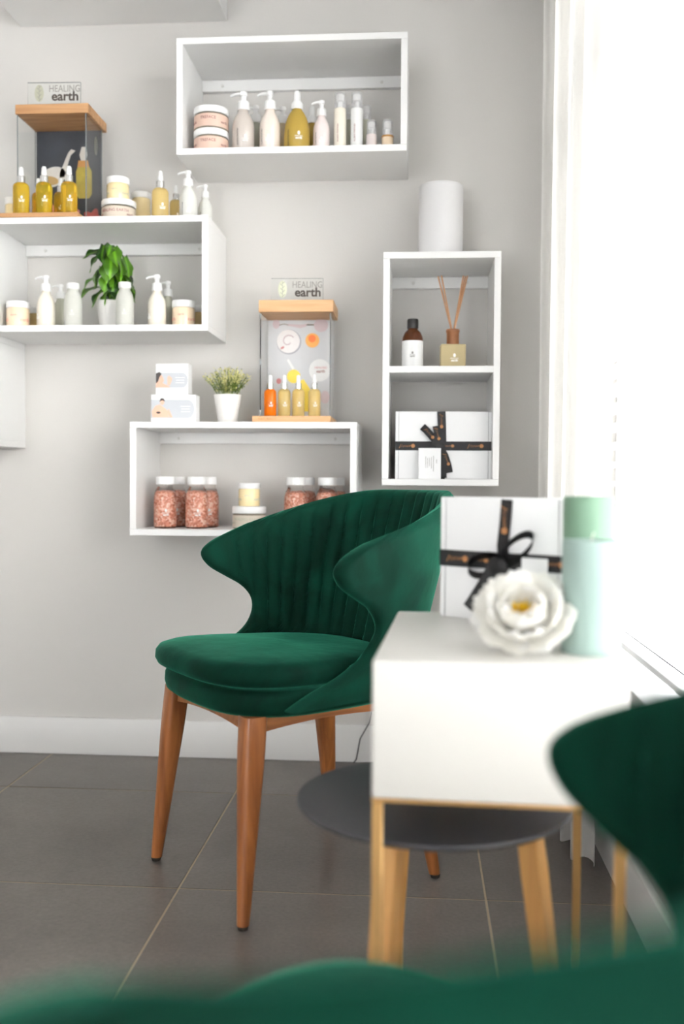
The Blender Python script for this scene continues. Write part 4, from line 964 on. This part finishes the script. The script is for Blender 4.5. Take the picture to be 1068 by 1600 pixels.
for path, mk in [([(-0.010, yf-0.009, hz+0.002), (-0.028, yf-0.013, hz+0.022), (-0.044, yf-0.010, hz+0.040), (-0.055, yf-0.006, hz+0.050)], (-0.036, hz+0.031, -0.86)),
                 ([(-0.009, yf-0.008, hz+0.004), (-0.014, yf-0.010, hz+0.026), (-0.019, yf-0.007, hz+0.052)], (-0.015, hz+0.030, -1.3)),
                 ([(-0.009, yf-0.009, hz-0.004), (0.004, yf-0.012, hz-0.026), (0.012, yf-0.010, hz-0.050), (0.016, yf-0.006, hz-0.070)], (0.009, hz-0.036, -1.2)),
                 ([(-0.012, yf-0.006, hz-0.004), (-0.002, yf-0.008, hz-0.03), (-0.001, yf-0.006, hz-0.060), (0.000, yf-0.004, hz-0.084)], None)]:
    lp_ = obj('bow_tail', strip(path, 0.019), 'ribbon', t, None)
    if mk: obj('ribbon_print', script_mark(mk[0], mk[1], path[1][1]-0.0045, mk[2], 1.0), 'ribgold', lp_, None)
tg = thing('gift_tag', 'small white card leaning on the gift box in the tall shelf', 'tag', (-0.009, -0.236, VZ+ST+0.0003), math.radians(-2))
obj('card', bx((0, 0, 0.040), (0.058, 0.0012, 0.080), 0.0003, 1, None), 'card', tg)
bm = bmesh.new()
for k in range(4): box(bm, (-0.010+0.0055*k*0.9, -0.0008, 0.044-0.002*(k % 2)), (0.0010, 0.0003, 0.030-0.004*(k % 3)))
box(bm, (0.010, -0.0008, 0.040), (0.0012, 0.0003, 0.040)); box(bm, (0.018, -0.0008, 0.046), (0.0012, 0.0003, 0.010)); obj('line_print', bm, 'greyink', tg, None)

TT = 0.6033
gw, gh, gd = 0.203, 0.178, 0.060; ga = math.radians(-35)
ax = Vector((math.cos(ga), math.sin(ga), 0)); ay = Vector((-math.sin(ga), math.cos(ga), 0))
gc = Vector((-0.002, -1.341, 0))+ax*gw/2+ay*gd/2
t, yf = gift('white gift box with black ribbon bow on the cream side table', (gc.x, gc.y, TT), ga, gw, gh, gd, 0.027)
hz = 0.088
rb = obj('ribbon_band', bx((0, yf-0.0018, hz), (gw+0.0006, 0.0010, 0.024), 0.0002, 1), 'ribbon', t)
bm = script_mark(-0.070, hz, yf-0.0026, 0.0, 1.1); script_mark(-0.032, hz, yf-0.0026, 0.0, 0.9, bm); script_mark(0.086, hz, yf-0.0026, 0.0, 1.0, bm); obj('ribbon_print', bm, 'ribgold', rb, None)
rb = obj('ribbon_band', strip([(0.008, yf-0.0026, 0.0), (0.008, yf-0.0026, hz), (0.006, yf-0.0028, 0.11), (0.010, yf-0.0026, 0.145), (0.012, yf-0.0022, gh-0.002)], 0.018), 'ribbon', t, None)
obj('ribbon_print', script_mark(0.009, 0.146, yf-0.0036, -PI/2, 1.2), 'ribgold', rb, None)
obj('bow', bx((0.004, yf-0.008, hz-0.006), (0.026, 0.012, 0.024), 0.004, 2), 'ribbon', t)
def loop(cx, cz, rx, rz, a0, w, y):
    bm = bmesh.new(); n = 22; ca, sa = math.cos(a0), math.sin(a0); r = []
    for i in range(n+1):
        a = 2*PI*i/n; u, v = rx*(1-math.cos(a)), rz*math.sin(a)
        x, z = cx+u*ca-v*sa, cz+u*sa+v*ca
        r.append((bm.verts.new((x, y-0.0005, z)), bm.verts.new((x+0.007, y-w*0.55, z+0.011))))
    for a, b in zip(r[:-1], r[1:]): bm.faces.new((a[0], b[0], b[1], a[1]))
    bmesh.ops.solidify(bm, geom=bm.faces, thickness=0.0008)
    return bm
obj('bow_loop', loop(0.002, hz-0.006, -0.027, 0.014, 0.25, 0.020, yf-0.004), 'ribbon', t, 60)
obj('bow_loop', loop(0.006, hz-0.004, 0.030, 0.013, 0.65, 0.020, yf-0.004), 'ribbon', t, 60)
obj('bow_tail', strip([(0.0, yf-0.010, hz-0.008), (-0.012, yf-0.016, hz-0.034), (-0.026, yf-0.020, hz-0.058), (-0.036, yf-0.020, hz-0.072)], 0.027), 'ribbon', t, None)
obj('bow_tail', strip([(0.006, yf-0.010, hz-0.008), (0.020, yf-0.014, hz-0.024), (0.038, yf-0.016, hz-0.032)], 0.020), 'ribbon', t, None)
tgp = gc+ax*0.062-ay*(gd/2+0.012)
tg = thing('gift_tag', 'pale blank card leaning on the gift box on the side table', 'tag', (tgp.x, tgp.y, TT), ga)
obj('card', bx((0, 0, 0.048), (0.040, 0.0012, 0.0955), 0.0003, 1, Matrix.Rotation(math.radians(-0.1), 3, 'X')), 'card', tg)

# --- candles and flower
def candle(label, x, y, r, h, m):
    t = thing('pillar_candle', label, 'candle', (x, y, TT), 0, 'green pillar candles on the side table')
    obj('wax', lathe([(0, 0), (r*0.98, 0), (r, 0.002), (r, h-0.003), (r*0.97, h), (r*0.85, h-0.001), (r*0.3, h-0.003), (0, h-0.003)], 56), m, t, 40)
    obj('wick', tube([(0, 0, h-0.003), (0.001, 0, h+0.004), (0.003, 0, h+0.009)], 0.0008, 6), 'wick', t, None)
candle('pale green pillar candle, shorter one in front at the table corner', 0.169, -1.640, 0.034, 0.133, 'waxb')
candle('sage green pillar candle, taller one behind by the window side', 0.182, -1.540, 0.032, 0.183, 'waxa')

fl = thing('peony', 'white peony blossom with yellow centre on the front of the side table', 'flower', (0.092, -1.655, TT), 0)
def petal_mesh(Ln, Wd, cup, seed):
    rr = random.Random(seed); bm = bmesh.new(); n, m = 10, 8; rows = []; ph = rr.uniform(0, 6)
    for i in range(n+1):
        t = i/n; w = Wd/2*math.sin(PI*(0.12+0.74*t))**0.7; row = []
        for j in range(m+1):
            u = -1+2*j/m; ruf = 0.05*Ln*t*t*math.sin(u*7+ph)
            ed = 1-0.10*u*u*t+0.03*math.sin(9*u+ph)*t
            row.append(bm.verts.new((w*u, Ln*math.sin(t*cup)/cup*ed, Ln*(1-math.cos(t*cup))/cup+0.25*w*u*u+ruf)))
        rows.append(row)
    for a, b in zip(rows[:-1], rows[1:]):
        for j in range(m): bm.faces.new((a[j], a[j+1], b[j+1], b[j]))
    return mesh_of(bm, 'petal', 179)
pm = {k: [petal_mesh(l, w, c, s+10*k) for s in range(3)] for k, (l, w, c) in enumerate([(0.060, 0.052, 0.7), (0.054, 0.048, 1.0), (0.044, 0.040, 1.25), (0.030, 0.030, 1.3)])}
core = Matrix.Translation((0, 0.010, 0.034)) @ Matrix.Rotation(math.radians(48), 4, 'X') @ Matrix.Rotation(math.radians(-8), 4, 'Y')
for k, (cnt, tilt, r0) in enumerate([(11, 5, 0.008), (11, 20, 0.009), (9, 34, 0.010), (6, 46, 0.011)]):
    for i in range(cnt):
        a = 2*PI*i/cnt+k*0.35+rnd.uniform(-.12, .12); tl = math.radians(tilt+rnd.uniform(-6, 6))
        mx = core @ Matrix.Rotation(a, 4, 'Z') @ Matrix.Translation((0, r0, 0.004*k)) @ Matrix.Rotation(tl, 4, 'X')
        o = obj('petal', pm[k][i % 3], 'petal' if (i+k) % 3 else 'petalw', fl, None)
        me = o.data; o.matrix_local = mx
        zmin = min((mx @ v.co).z for v in me.vertices)
        if zmin < 0.0015: o.matrix_local = Matrix.Translation((0, 0, 0.0015-zmin)) @ mx
bm = bmesh.new()
for i in range(90):
    a = rnd.uniform(0, 2*PI); r = 0.011*math.sqrt(rnd.random()); p = core @ Vector((r*math.cos(a), r*math.sin(a), 0.002)); q = core @ Vector((1.4*r*math.cos(a), 1.4*r*math.sin(a), rnd.uniform(0.020, 0.030)))
    tube([p, q], [0.0005, 0.0012], 5, bm)
tag(obj('stamens', bm, 'stamen', fl, None), kind='stuff')

tag(obj('power_cord', tube([(-0.215, -0.030, 0.0025), (-0.207, -0.024, 0.012), (-0.197, -0.020, 0.070), (-0.170, -0.018, 0.118), (-0.150, -0.004, 0.22), (-0.14, -0.0035, 0.33)], 0.0016, 8), 'cord', None, 60), 'thin dark cord running up the wall behind the round table', 'cord')

for o in bpy.data.objects:
    if o.name.split('.')[0] in ('ribbon_print', 'line_print', 'etched_emblem', 'leaf_veins'): o['kind'] = 'stuff'
